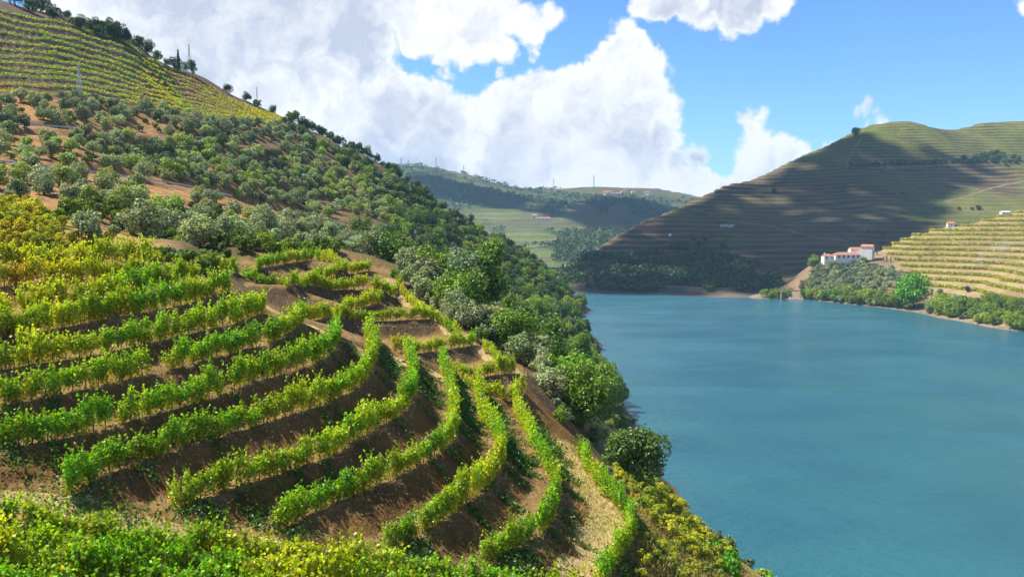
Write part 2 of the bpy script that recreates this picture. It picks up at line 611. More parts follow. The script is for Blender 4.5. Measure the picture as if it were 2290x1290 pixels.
W = {k: dens(row_world(*v), 0.5) for k, v in ROWS.items()}
for k, (p, d) in PROWS.items():
    W[k] = dens(row_world(p, d / 1.08, 0.0, 0.035), 0.5)
FRONT = [([(-260, 1180), (0, 1206), (215, 1240), (430, 1268), (640, 1284), (900, 1316), (1120, 1350), (1300, 1378)], 37.0),
         ([(-260, 1236), (0, 1260), (430, 1316), (640, 1332), (1000, 1380), (1250, 1420)], 33.6),
         ([(-260, 1285), (0, 1305), (430, 1360), (1000, 1440)], 30.4),
         ([(-260, 1360), (0, 1378), (430, 1430), (900, 1500)], 27.4)]
for i, (p, d) in enumerate(FRONT):
    q = smooth_line(p)
    W['Q%d' % i] = dens(at(q[:, 0], q[:, 1], d + 2.2 * (q[:, 0] + 260) / 1500), 0.5)
EDGES = {  # vines running down beside the upper track
    'S1': [(898, 655, 101.5), (925, 690, 97), (962, 715, 92.5), (1000, 738, 90), (1024, 752, 88)],
    'S2': [(1080, 775, 85.8), (1100, 795, 83.8), (1118, 815, 82), (1128, 832, 81)],
}
for k, p in EDGES.items():
    p = smooth_line(p)
    W[k] = dens(at(p[:, 0], p[:, 1], p[:, 2]), 0.5)

# ------------------------------------------------------------------ the whole near hill: sight points (column, row, metres)
CTRL = [
    (0, 470, 78), (100, 482, 80), (0, 535, 66), (200, 548, 68), (300, 560, 72), (-260, 500, 68), (-260, 560, 60), (355, 600, 66), (430, 565, 85), (500, 565, 104),
    (600, 562, 126), (700, 558, 132), (800, 575, 138), (260, 515, 108), (400, 525, 128), (550, 532, 152), (680, 535, 180), (780, 540, 215),
    (0, 430, 118), (200, 440, 128), (400, 468, 150), (600, 475, 200), (300, 425, 172), (-260, 440, 100),
    (-260, 350, 150), (0, 370, 168), (130, 385, 184), (300, 405, 206), (430, 422, 230), (560, 455, 256), (680, 490, 276), (760, 500, 286), (865, 517, 302),
    (0, 330, 198), (-260, 270, 190), (0, 284, 216), (160, 292, 232), (460, 314, 290), (520, 320, 300), (300, 350, 250), (600, 385, 312), (700, 435, 326), (800, 472, 332), (640, 340, 345),
    (-260, 180, 240), (0, 216, 264), (200, 219, 292), (450, 263, 352), (650, 281, 432),
    (0, 110, 305), (200, 140, 330), (400, 210, 385),
    (-260, -80, 330), (0, 8, 342), (150, 45, 362), (300, 96, 386), (430, 166, 412), (500, 205, 432), (620, 262, 462), (760, 332, 482), (870, 388, 502), (960, 452, 522),
    (1060, 512, 546), (1160, 568, 576), (1260, 638, 616), (1312, 688, 640),
    (-260, 20, 420), (0, 90, 430), (300, 190, 480), (430, 250, 505), (620, 340, 560), (870, 455, 610), (1060, 570, 660), (1260, 700, 740), (1320, 740, 760),
    (870, 535, 292), (900, 590, 232), (1000, 560, 400), (1000, 618, 292), (1100, 660, 332), (1100, 598, 440), (1200, 680, 400), (1200, 632, 515), (1250, 740, 330), (1280, 700, 474),
    (872, 626, 106), (955, 685, 96), (1005, 726, 91.5), (1065, 766, 87), (1125, 801, 84), (1195, 843, 81), (1220, 880, 78), (1258, 975, 72.5), (1290, 962, 80),
    (1000, 700, 175), (1100, 768, 165), (1200, 830, 150), (1280, 900, 128), (1330, 930, 140),
    (1330, 1000, 84), (1400, 1060, 84), (1450, 1085, 92), (1500, 1112, 96), (1560, 1187, 86), (1620, 1228, 82), (1700, 1292, 76), (1500, 1290, 60), (1420, 1290, 56), (1600, 1290, 66), (1800, 1380, 70),
    (1420, 1070, 120), (1500, 1145, 140), (1560, 1215, 128), (1620, 1262, 122), (1700, 1322, 112), (1800, 1400, 100),
    (1240, 1290, 53), (1300, 1290, 55),
    (1318, 692, 630), (1300, 706, 591), (1308, 752, 491), (1330, 820, 393), (1385, 880, 334), (1425, 950, 284), (1500, 1080, 222), (1600, 1220, 180), (1750, 1340, 155), (1900, 1420, 142),
    (1360, 706, 640), (1350, 722, 591), (1370, 775, 491), (1400, 850, 393), (1460, 930, 334), (1510, 1000, 284), (1600, 1130, 222), (1720, 1290, 180), (1900, 1440, 150),
    (900, 1400, 26), (200, 1400, 25), (-260, 1400, 25), (1400, 1420, 42), (1700, 1480, 52),
]
ctrl = list(CTRL)
for k, w in W.items():
    for p in w[::max(6, len(w) // 7)]:
        u, s = p[0] / p[1], (p[2] - EYE) / p[1]
        py = CY - FPX * (math.sin(TILT) + s * math.cos(TILT)) / (math.cos(TILT) - s * math.sin(TILT))
        yy = math.cos(TILT) + (-(py - CY) / FPX) * math.sin(TILT)
        ctrl.append((CX + u * yy * FPX, py, p[1]))
tps = TPS(ctrl)

G = Field(-0.64, 0.36, 500, 20, 780, 860)
G.Z = EYE + tps(G.U, G.Y) * G.Y

# --- terraces as a fine raster: lips, banks and benches triangulated, then blended into the smooth hill
rx0, rx1, ry0, ry1, rs = -46.0, 26.0, 22.0, 150.0, 0.2
pts, edges = [], []


def add_line(a):
    n0 = len(pts)
    pts.extend([tuple(q) for q in a])
    edges.extend([(n0 + i, n0 + i + 1) for i in range(len(a) - 1)])


def downhill(a, lower):
    d = np.hypot(a[:, None, 0] - lower[None, :, 0], a[:, None, 1] - lower[None, :, 1])
    k = d.argmin(1)
    v = lower[k] - a
    t = np.gradient(a[:, :2], axis=0)
    nrm = np.stack([t[:, 1], -t[:, 0]], -1)
    nrm /= np.linalg.norm(nrm, axis=1, keepdims=True) + 1e-9
    sgn = np.sign((nrm * v[:, :2]).sum(1, keepdims=True))
    sgn = np.where(np.abs(sgn) < 0.5, 1, np.sign(np.median(sgn)))
    return nrm * sgn, d.min(1), lower[k, 2]


order = list(ROWS)
porder = list(PROWS)
low_of = {order[i]: order[i + 1] for i in range(len(order) - 1)}
low_of.update({'P1': 'P2', 'P2': 'P3', 'P3': 'P5', 'P4': 'P5', 'P5': 'P6', 'P6': 'P7', 'P7': 'P8'})
LIPS = {}
for k in order + porder:
    w = W[k][::2]
    if k in low_of:
        n, dist, zl = downhill(w, W[low_of[k]])
    else:
        n, dist, zl = downhill(w, w + np.array([6.0, -1.0, 0]))
        dist[:] = 9
        zl[:] = w[:, 2] - 1.6
    far = dist > 5.5
    frac = 0.56 if k in order else 0.42
    off = np.where(far, 1.7 if k in order else 1.7, np.clip(dist * frac, 0.55, 3.6))
    if k in order:
        zb = np.where(far, w[:, 2] - 1.35, zl + 0.18)
    else:
        zb = np.where(far, np.maximum(zl + .3, w[:, 2] - 2.1), zl + 0.15)
    lip = w.copy()
    lip[:, :2] += n * np.minimum(0.42, dist * 0.25)[:, None]
    lip[:, 2] -= 0.03
    base = w.copy()
    base[:, :2] += n * off[:, None]
    base[:, 2] = np.minimum(zb, w[:, 2] - 0.25)
    back = w.copy()
    back[:, :2] -= n * 0.3
    add_line(back)
    add_line(lip)
    add_line(base[1:-1])
    LIPS[k] = lip
for k in ('Q0', 'Q1', 'Q2', 'Q3', 'S1', 'S2'):
    add_line(W[k][::2])
# grass strip below the front block, and the pale ramp behind the row ends
STRIP = [(-260, 1085, 40), (0, 1112, 40.5), (120, 1135, 41), (250, 1160, 41.5), (430, 1192, 42), (640, 1222, 43), (850, 1262, 44), (1080, 1305, 45), (1230, 1330, 46)]
q = smooth_line(STRIP)
W['strip'] = dens(at(q[:, 0], q[:, 1], q[:, 2]), 0.7)
add_line(W['strip'])
TRACK = [(862, 622, 105), (905, 652, 101.5), (960, 692, 95), (1010, 735, 90.5), (1075, 776, 86.5), (1130, 808, 83.5), (1180, 842, 80.8)]
q = smooth_line(TRACK)
W['track'] = dens(at(q[:, 0], q[:, 1], q[:, 2]), 0.7)
add_line(W['track'])
PATH = [(1262, 985), (1283, 1020), (1300, 1065), (1330, 1110), (1358, 1150), (1362, 1190), (1342, 1235), (1310, 1280), (1285, 1330), (1265, 1390)]
W['path'] = dens(row_world(PATH, 20.6), 0.7)
add_line(W['path'])

allr = np.vstack([w[::2] for w in W.values()])
kd = KDTree(len(allr))
for i, p in enumerate(allr):
    kd.insert((p[0], p[1], 0), i)
kd.balance()
cs = 0.8
cgx, cgy = np.arange(rx0, rx1 + cs, cs), np.arange(ry0, ry1 + cs, cs)
dist_c = np.array([[kd.find((x, y, 0))[2] for y in cgy] for x in cgx])
# free ground samples of the smooth hill where no row is near
gx, gy = np.meshgrid(np.arange(rx0 + 1, rx1, 4.0), np.arange(ry0 + 1, ry1, 4.0), indexing='ij')
gx, gy = gx + rng.uniform(-.8, .8, gx.shape), gy + rng.uniform(-.8, .8, gy.shape)
gz = EYE + tps(gx / gy, gy) * gy
for x, y, z in zip(gx.ravel(), gy.ravel(), gz.ravel()):
    if kd.find((x, y, 0))[2] > 4.5:
        pts.append((x, y, z))
P2 = np.array(pts)
inside = (P2[:, 0] > rx0 - 5) & (P2[:, 0] < rx1 + 5)
res = delaunay_2d_cdt([Vector((p[0], p[1])) for p in P2], edges, [], 0, 1e-4)
ov, _, of, oi = res[0], res[1], res[2], res[3]
oz = np.zeros(len(ov))
okd = KDTree(len(P2))
for i, p in enumerate(P2):
    okd.insert((p[0], p[1], 0), i)
okd.balance()
for i, v in enumerate(ov):
    src = oi[i]
    if src:
        oz[i] = np.mean([P2[j][2] for j in src])
    else:
        near = okd.find_n((v.x, v.y, 0), 2)
        oz[i] = np.mean([P2[j][2] for _, j, _ in near])
nx, ny = int((rx1 - rx0) / rs) + 1, int((ry1 - ry0) / rs) + 1
RZ = np.full((nx, ny), np.nan)
for f in of:
    a = np.array([(ov[i].x, ov[i].y) for i in f])
    i0, j0 = np.floor((a.min(0) - (rx0, ry0)) / rs).astype(int)
    i1, j1 = np.ceil((a.max(0) - (rx0, ry0)) / rs).astype(int)
    i0, j0, i1, j1 = max(i0, 0), max(j0, 0), min(i1, nx - 1), min(j1, ny - 1)
    if i1 < i0 or j1 < j0:
        continue
    X, Y = np.meshgrid(rx0 + rs * np.arange(i0, i1 + 1), ry0 + rs * np.arange(j0, j1 + 1), indexing='ij')
    (x0, y0), (x1, y1), (x2, y2) = a
    den = (y1 - y2) * (x0 - x2) + (x2 - x1) * (y0 - y2)
    if abs(den) < 1e-9:
        continue
    l0 = ((y1 - y2) * (X - x2) + (x2 - x1) * (Y - y2)) / den
    l1 = ((y2 - y0) * (X - x2) + (x0 - x2) * (Y - y2)) / den
    l2 = 1 - l0 - l1
    k = (l0 > -1e-4) & (l1 > -1e-4) & (l2 > -1e-4)
    zz = l0 * oz[f[0]] + l1 * oz[f[1]] + l2 * oz[f[2]]
    sub = RZ[i0:i1 + 1, j0:j1 + 1]
    sub[k] = zz[k]


def bil(A, x, y, x0, y0, st):
    fx = np.clip((x - x0) / st, 0, A.shape[0] - 1.001)
    fy = np.clip((y - y0) / st, 0, A.shape[1] - 1.001)
    i, j = fx.astype(int), fy.astype(int)
    a, b = fx - i, fy - j
    return (A[i, j] * (1 - a) + A[i + 1, j] * a) * (1 - b) + (A[i, j + 1] * (1 - a) + A[i + 1, j + 1] * a) * b


bad = np.isnan(RZ)
RZ0 = np.where(bad, 0, RZ)
k = ~bad
blur = np.zeros_like(RZ0)
cnt = np.zeros_like(RZ0)
for di in (-1, 0, 1):
    for dj in (-1, 0, 1):
        blur += np.roll(np.roll(RZ0, di, 0), dj, 1)
        cnt += np.roll(np.roll(k, di, 0), dj, 1)
RZ = blur / np.maximum(cnt, 1)
wm = sstep(dist_c, 6.5, 3.2)
inr = (G.Xw > rx0 + 1) & (G.Xw < rx1 - 1) & (G.Y > ry0 + 1) & (G.Y < ry1 - 1)
wv = bil(wm, G.Xw, G.Y, rx0, ry0, cs) * inr * (bil((~bad).astype(float), G.Xw, G.Y, rx0, ry0, rs) > 0.9)
G.Z = G.Z * (1 - wv) + bil(RZ, G.Xw, G.Y, rx0, ry0, rs) * wv
ZN = G.Z.copy()

# --- the high vineyard: benches and banks along its rows, following the hill column by column
HB = [(-300, 200), (0, 214), (180, 218), (280, 236), (450, 263), (560, 273), (652, 281)]
HC = [(-300, -70), (0, 14), (150, 52), (300, 104), (430, 172), (500, 211), (620, 267), (652, 282)]
NH = 12
HF = [(i + 0.25) / NH for i in range(NH)]
hb, hc = np.array(HB, float), np.array(HC, float)
px_cols = CX + G.u * FPX
HROW = [[] for _ in HF]
S = (G.Z - EYE) / G.Y
base_py = np.interp(px_cols, hb[:, 0], hb[:, 1])
top_py = np.interp(px_cols, hc[:, 0], hc[:, 1])
selc = (G.y > 300) & (G.y < 560)
crest_s = np.where(selc[None], S, -9).max(1)
ta_ = math.tan(TILT)
crest_py = HOR - crest_s * FPX * 1.004
top_py = np.minimum(top_py, crest_py + 5 * sstep(px_cols, 700, 500))
for i, pxc in enumerate(px_cols):
    if pxc > 648:
        continue
    prev = None
    js = []
    for f in HF:
        py = base_py[i] + f * (top_py[i] - base_py[i]) + 3.5 * vnoise(np.array(pxc * 0.008), np.array(f * 9), 77)
        sl = us(pxc, py)[1]
        k = (S[i] >= sl) & (G.y > 215) & (G.y < 560)
        js.append(int(np.argmax(k)) if k.any() else None)
    for n, j in enumerate(js):
        if j is not None:
            HROW[n].append((G.u[i] * G.y[j], G.y[j], ZN[i, j]))
    for a, b in zip(js[:-1], js[1:]):
        if a is None or b is None or b <= a + 1:
            continue
        t = (G.y[a:b + 1] - G.y[a]) / (G.y[b] - G.y[a])
        prof = np.where(t < 0.45, t * 0.25, 0.1125 + (t - 0.45) / 0.55 * 0.8875)
        G.Z[i, a:b + 1] = ZN[i, a] + prof * (ZN[i, b] - ZN[i, a])

# roads cut level into the slope
ROADS = {'road': [(-260, 352, 158), (0, 372, 170), (60, 378, 176), (130, 387, 185), (215, 397, 195), (300, 408, 207), (430, 427, 230), (560, 460, 256), (680, 494, 276), (760, 506, 287), (865, 521, 303)],
         'upper': [(-260, 262, 196), (0, 285, 217), (80, 289, 224), (160, 294, 233), (300, 304, 259), (460, 316, 291), (520, 322, 303), (600, 335, 330)]}
RW = {}
for k, p in ROADS.items():
    p = smooth_line(p)
    RW[k] = dens(at(p[:, 0], p[:, 1], p[:, 2]), 1.0)
    r = RW[k]
    sel = (G.Y > 140) & (G.Y < 345) & (G.Xw < -20)
    ii = np.argwhere(sel)
    kr = KDTree(len(r))
    for n, q in enumerate(r):
        kr.insert((q[0], q[1], 0), n)
    kr.balance()
    for a, b in ii[::1]:
        if abs(G.Y[a, b] - np.interp(G.u[a], r[:, 0] / r[:, 1], r[:, 1])) > 14:
            continue
        _, n, d = kr.find((G.Xw[a, b], G.Y[a, b], 0))
        if d < 7:
            w = float(sstep(np.array(d), 7, 3.2))
            G.Z[a, b] = G.Z[a, b] * (1 - w) + r[n, 2] * w

# roughness
near = bil(sstep(dist_c, 0.5, 2.0), G.Xw, G.Y, rx0, ry0, cs)
G.Z += 0.10 * fbm(G.Xw * 1.1, G.Y * 1.1, 11) * sstep(G.Y, 20, 30) * (0.35 + 0.65 * near)
G.Z += (1 - wv) * 1.3 * fbm(G.Xw / 14, G.Y / 14, 21) * sstep(G.Y, 60, 140)
G.Z += (1 - wv) * 5.0 * fbm(G.Xw / 60, G.Y / 60, 31) * sstep(G.Y, 300, 380) * sstep(G.U, -0.32, -0.1) * sstep(G.Z, 1, 25)

gl = np.abs(np.gradient(G.Z, axis=1) / np.gradient(G.Y, axis=1)) + np.abs(np.gradient(G.Z, axis=0) / np.maximum(1e-6, np.gradient(G.Xw, axis=0)))
G.Z += wv * sstep(gl, .3, .7) * (0.16 * fbm(G.Xw * 1.9, G.Y * 1.9, 15, 3))
# --- what covers the ground
gu = np.gradient(G.Z, axis=0) / np.maximum(1e-6, np.gradient(G.Xw, axis=0))
gyv = np.gradient(G.Z, axis=1) / np.gradient(G.Y, axis=1)
slope = np.hypot(gu, gyv)
PXg = CX + G.U * FPX
C = np.zeros(G.U.shape + (3,))
A = np.zeros_like(C)


def paint(mask, c, a):
    m = mask[..., None]
    C[:] = C * (1 - m) + np.array(c) * m
    A[:] = A * (1 - m) + np.array(a) * m


one = np.ones(G.U.shape)
paint(one, (0.34, 0.175, 0.07), (0.14, 0.10, 0.04))                          # rust-dry grass and dark earth between the olives
paint(sstep(G.Y, 128, 112) * sstep(PXg, 300, 400), (0.19, 0.125, 0.06), (0.10, 0.075, 0.035))
paint(sstep(G.Y + 40 * fbm(G.Xw / 40, G.Y / 40, 41), 262, 300) * sstep(PXg, 150, 500), (0.16, 0.10, 0.045), (0.075, 0.07, 0.025))
woods = sstep(PXg - (G.Y - 130) * 0.2 + 60 * fbm(G.Xw / 30, G.Y / 30, 43), 760, 880) * sstep(G.Y, 96, 125)
paint(woods, (0.075, 0.065, 0.028), (0.045, 0.055, 0.018))
vy = sstep(G.Y, 255, 285) * sstep(PXg, 655, 560) * (G.Z > 85) * (np.interp(G.u, us(hb[:, 0], hb[:, 1])[0], us(hb[:, 0], hb[:, 1])[1])[:, None] * G.Y + EYE < G.Z + 1)
paint(vy, (0.125, 0.085, 0.055), (0.075, 0.054, 0.036))
mound = sstep(G.Y, 52, 58) * sstep(G.Y, 100, 88) * sstep(PXg, 420, 260)
paint(mound, (0.36, 0.25, 0.07), (0.25, 0.18, 0.04))
scrub = sstep(G.Y, 70, 82) * sstep(PXg, 330, 430) * sstep(G.Y, 170, 150) * (1 - woods)
paint(scrub, (0.15, 0.105, 0.045), (0.09, 0.085, 0.03))
# vineyard: straw-dry benches, brown schist banks
bank = sstep(slope, 0.42, 0.75)
paint(wv * (1 - bank), (0.25, 0.155, 0.062), (0.16, 0.105, 0.04))
pb = (G.Y > 78) * (PXg > 420)
paint(wv * bank, (0.185, 0.100, 0.032), (0.115, 0.063, 0.021))
paint(wv * bank * pb, (0.125, 0.085, 0.046), (0.078, 0.053, 0.029))
MX, MY, MZ = at(362., 600., 62.)
paint(sstep(np.hypot((G.Xw - MX) / 1.0, (G.Y - MY) / 2.6), 1.1, .7), (0.50, 0.41, 0.28), (0.43, 0.34, 0.22))
paint(sstep(PXg, 395, 440) * sstep(PXg, 640, 560) * sstep(G.Y, 64, 68) * sstep(G.Y, 125, 110) * (1 - wv), (0.13, 0.095, 0.04), (0.07, 0.065, 0.022))
slope_r = sstep(PXg, 1385, 1440) * sstep(G.Y, 52, 56) * sstep(G.Y, 180, 120)
paint(slope_r * (1 - wv), (0.40, 0.25, 0.09), (0.21, 0.19, 0.035))
paint(sstep(G.Z, 2.2, 0.8) * (1 - wv), (0.16, 0.13, 0.09), (0.10, 0.085, 0.06))
hill = G.mesh('hillside', M_GROUND, C, A)
hill['kind'] = 'structure'


def ribbon(name, line, width, mat, lift=0.05, cover=None, alt=None, nw=9, ragged=0.0, f=G):
    """a track or road draped on the ground"""
    t = np.gradient(line[:, :2], axis=0)
    n = np.stack([t[:, 1], -t[:, 0]], -1)
    n /= np.linalg.norm(n, axis=1, keepdims=True)
    V = []
    for i, p in enumerate(line):
        wl = width * (1 + ragged * (vnoise(np.array(i * .23), np.array(1.5), 5)))
        wr = width * (1 + ragged * (vnoise(np.array(i * .23), np.array(7.5), 6)))
        for k in range(nw):
            s = -wl / 2 + (wl + wr) / 2 * k / (nw - 1)
            x, y = p[0] + n[i, 0] * s, p[1] + n[i, 1] * s
            edge = abs(2 * k / (nw - 1) - 1)
            V.append((x, y, float(f.height(x, y)) + lift * (1 - 1.6 * edge ** 4)))
    V = np.array(V)
    i = np.arange(len(V)).reshape(-1, nw)
    fc = np.stack([i[:-1, :-1], i[:-1, 1:], i[1:, 1:], i[1:, :-1]], -1).reshape(-1, 4)
    at_ = {}
    if cover:
        at_ = {'cover': np.tile(cover, (len(V), 1)), 'alt': np.tile(alt, (len(V), 1))}
    o = link(name, npmesh(name, V, fc, mat, None, True, at_))
    o['kind'] = 'structure'
    return o


ribbon('path', dens(W['path'], 0.3), 2.9, M_GROUND, 0.06, (0.46, 0.34, 0.17), (0.33, 0.29, 0.09), ragged=0.6)
ribbon('path', dens(W['track'], 0.3), 2.6, M_GROUND, 0.07, (0.40, 0.29, 0.16), (0.31, 0.23, 0.10), ragged=0.5)
ribbon('path', dens(W['strip'], 0.3), 2.0, M_GROUND, 0.06, (0.46, 0.36, 0.18), (0.30, 0.27, 0.10), ragged=0.8)
RAMP = [(545, 668, 92), (600, 690, 88), (640, 712, 85), (690, 728, 84), (735, 750, 80), (800, 790, 78.5), (862, 800, 79), (915, 812, 79), (955, 832, 78), (1000, 848, 79), (1040, 870, 79)]
rw = []
for a, b, d in smooth_line(RAMP):
    h = G.hit(a, b, 66)
    if h:
        rw.append(h)
ribbon('path', dens(np.array(rw), 0.4), 1.7, M_GROUND, 0.08, (0.45, 0.33, 0.17), (0.36, 0.27, 0.10), ragged=0.7)
ribbon('road', RW['road'], 4.2, M_ASPHALT, 0.25)
ribbon('road', RW['upper'], 3.6, M_ASPHALT, 0.25)
MOUND = at(*np.array([(330, 600), (405, 588)]).T.astype(float), 63.5)

# ------------------------------------------------------------------ far right bank: big terraced hill and the lit knoll
RH = [(1150, 655, 763), (1310, 656, 760), (1400, 658, 752), (1500, 661, 740), (1650, 667, 715), (1800, 668, 712), (2000, 668, 712), (2300, 668, 712),
      (1150, 645, 800), (1310, 644, 785), (1400, 645, 778), (1500, 646, 770), (1650, 650, 752), (1290, 632, 800),
      (1250, 618, 850), (1310, 590, 850), (1400, 600, 835), (1500, 600, 835), (1600, 610, 810), (1700, 640, 770),
      (1500, 555, 900), (1600, 555, 890), (1600, 495, 985), (1700, 570, 860), (1700, 480, 1020), (1800, 600, 830), (1800, 540, 905), (1800, 450, 1040), (1900, 560, 880),
      (1900, 480, 990), (1900, 400, 1120), (2000, 560, 880), (2000, 500, 960), (2000, 380, 1150), (2100, 520, 930), (2100, 450, 1040), (2100, 365, 1175), (2200, 500, 950),
      (2200, 430, 1060), (2200, 350, 1230), (2300, 470, 980), (2300, 420, 1070), (2300, 350, 1240), (2500, 400, 1100), (2500, 340, 1300),
      (1200, 640, 845), (1255, 607, 880), (1310, 572, 905), (1380, 533, 945), (1450, 501, 985), (1520, 469, 1035), (1600, 431, 1090), (1650, 413, 1130), (1700, 396, 1165), (1800, 351, 1205),
      (1900, 304, 1235), (1960, 283, 1255), (2030, 276, 1265), (2100, 287, 1285), (2200, 281, 1330), (2300, 281, 1360), (2500, 285, 1400),
      (1200, 655, 1000), (1310, 620, 1080), (1450, 560, 1160), (1600, 500, 1300), (1800, 430, 1420), (1960, 360, 1480), (2100, 360, 1500), (2300, 350, 1560), (2500, 350, 1600)]
H = Field(0.0, 0.62, 640, 690, 1620, 640)
H.Z = EYE + TPS(RH, reg=1e-4)(H.U, H.Y) * H.Y
H.Z += 9.0 * fbm(H.Xw / 110, H.Y / 110, 51, 4) * sstep(H.Z, 4, 40)
stepz = 4.4
ph = H.Z / stepz + 0.0022 * np.maximum(0, H.Z - 60) ** 1.5 / 4 + 2.2 * fbm(H.Xw / 150, H.Y / 150, 61, 3)
fr = ph - np.floor(ph)
bench = np.where(fr < 0.30, fr / 0.30, 0) + (fr >= 0.30)
tz = (np.where(fr < 0.62, fr * 0.30, 0.186 + (fr - 0.62) / 0.38 * 0.814) - fr) * stepz
pxh = CX + H.U * FPX
wood_r = sstep(H.Z + 14 * fbm(H.Xw / 45, H.Y / 45, 71), 24, 17) * sstep(pxh + 60 * fbm(H.Xw / 30, H.Y / 30, 72), 1790, 1700)
terr = sstep(H.Z, 6, 14) * (1 - 0.8 * wood_r) * (0.55 + 0.45 * sstep(fbm(H.Xw / 85, H.Y / 85, 66, 3), -.30, .05))
H.Z += tz * terr
fine_rows = sstep(fr, 0.05, 0.12) * sstep(fr, 0.42, 0.30)
C = np.zeros(H.U.shape + (3,))
A = np.zeros_like(C)
paint(np.ones(H.U.shape), (0.165, 0.13, 0.066), (0.115, 0.105, 0.042))
grn = 0.62 + 1.5 * fbm(H.Xw / 120, H.Y / 120, 81, 3)
grn = np.clip(grn + 0.5 * sstep(H.Z, 125, 150) + 0.3 * sstep(pxh, 1720, 1560), 0, 1)
paint(fine_rows * terr * grn, (0.12, 0.175, 0.016), (0.06, 0.11, 0.012))
paint(sstep(fr, 0.62, 0.72) * terr * 0.95, (0.10, 0.062, 0.042), (0.062, 0.042, 0.03))
paint(0.6 * sstep(fbm(H.Xw / 90, H.Y / 90, 84, 3), -0.05, 0.3) * sstep(H.Z, 30, 50), (0.12, 0.14, 0.03), (0.09, 0.11, 0.022))
paint(0.75 * sstep(H.Z + 12 * fbm(H.Xw / 60, H.Y / 60, 86), 118, 140) * (1 - 0.6 * sstep(fr, 0.6, 0.7)), (0.15, 0.185, 0.022), (0.11, 0.14, 0.02))
paint(wood_r * 0.8, (0.10, 0.085, 0.045), (0.045, 0.06, 0.022))
paint(sstep(H.Z, 5.5, 3.5), (0.15, 0.12, 0.09), (0.10, 0.09, 0.06))
o = H.mesh('far_hill', M_FAR, C, A)
o['kind'] = 'structure'

def hill_track(pts_, w_):
    rw_ = [h for h in (H.hit(a, b) for a, b in dens(np.array(pts_, float), 6.0)) if h]
    ribbon('track', dens(np.array(rw_), 4.0), w_ * .7, M_FAR, 0.4, (0.22, 0.17, 0.11), (0.19, 0.15, 0.09), nw=5, f=H)


hill_track([(1545, 468), (1575, 474), (1605, 489), (1640, 497), (1700, 502), (1760, 515), (1830, 532), (1900, 540)], 4.0)
hill_track([(1930, 306), (1912, 330), (1900, 352), (1890, 372)], 4.0)
hill_track([(1890, 372), (1960, 376), (2060, 372), (2150, 368)], 4.5)
hill_track([(2290, 405), (2220, 420), (2160, 440), (2110, 452)], 5.0)
KN = [(1600, 690, 655), (1690, 668, 711), (1750, 669, 707), (1900, 681, 665), (2000, 692, 630), (2100, 712, 576), (2200, 730, 534), (2300, 744, 506), (2500, 775, 453),
      (1690, 690, 690), (1900, 705, 640), (2100, 740, 550), (2300, 775, 480), (2500, 810, 430),
      (1700, 655, 738), (1760, 640, 748), (1830, 588, 785), (1900, 586, 775), (1960, 566, 785), (2030, 531, 805), (2130, 503, 835), (2250, 481, 855), (2300, 475, 865), (2500, 455, 900),
      (1800, 655, 720), (1800, 620, 748), (1900, 650, 700), (1900, 625, 722), (2000, 660, 668), (2000, 630, 705), (2000, 590, 750), (2080, 670, 640), (2080, 620, 700), (2100, 560, 765),
      (2150, 680, 600), (2200, 690, 575), (2200, 640, 640), (2200, 590, 710), (2200, 530, 785), (2260, 625, 625), (2300, 690, 540), (2300, 640, 590), (2300, 590, 670), (2300, 530, 780),
      (2500, 700, 500), (2500, 600, 640), (2500, 520, 780),
      (1700, 665, 790), (1830, 625, 850), (1960, 600, 870), (2130, 545, 930), (2300, 520, 960), (2500, 510, 1000)]
K = Field(0.225, 0.62, 460, 430, 1000, 620)
K.Z = EYE + TPS(KN, reg=1e-4)(K.U, K.Y) * K.Y
K.Z += 1.6 * fbm(K.Xw / 26, K.Y / 26, 52, 3) * sstep(K.Z, 1, 6)
pxk = CX + K.U * FPX
grove = sstep(pxk + (K.Z - 10) * 5.6 + 25 * fbm(K.Xw / 25, K.Y / 25, 58), 2105, 2065)
KS = 3.6
ph = K.Z / KS + 0.30 * fbm(K.Xw / 60, K.Y / 60, 62, 2)
fr = ph - np.floor(ph)
tk = sstep(K.Z, 6, 9) * (1 - grove)
kph = ph.copy()
K.Z += (np.where(fr < 0.6, fr * 0.22, 0.132 + (fr - 0.6) / 0.4 * 0.868) - fr) * KS * tk
C = np.zeros(K.U.shape + (3,))
A = np.zeros_like(C)
paint(np.ones(K.U.shape), (0.38, 0.28, 0.14), (0.26, 0.22, 0.07))
paint(tk * sstep(fr, 0.55, 0.64), (0.34, 0.24, 0.13), (0.24, 0.165, 0.09))
paint(tk * sstep(fr, 0.62, 0.5), (0.24, 0.23, 0.05), (0.17, 0.18, 0.03))
paint(grove, (0.30, 0.20, 0.11), (0.20, 0.14, 0.08))
paint(sstep(K.Z, 2.0, 1.0), (0.28, 0.22, 0.15), (0.18, 0.14, 0.09))
knoll = K.mesh('knoll', M_FAR, C, A)
knoll['kind'] = 'structure'

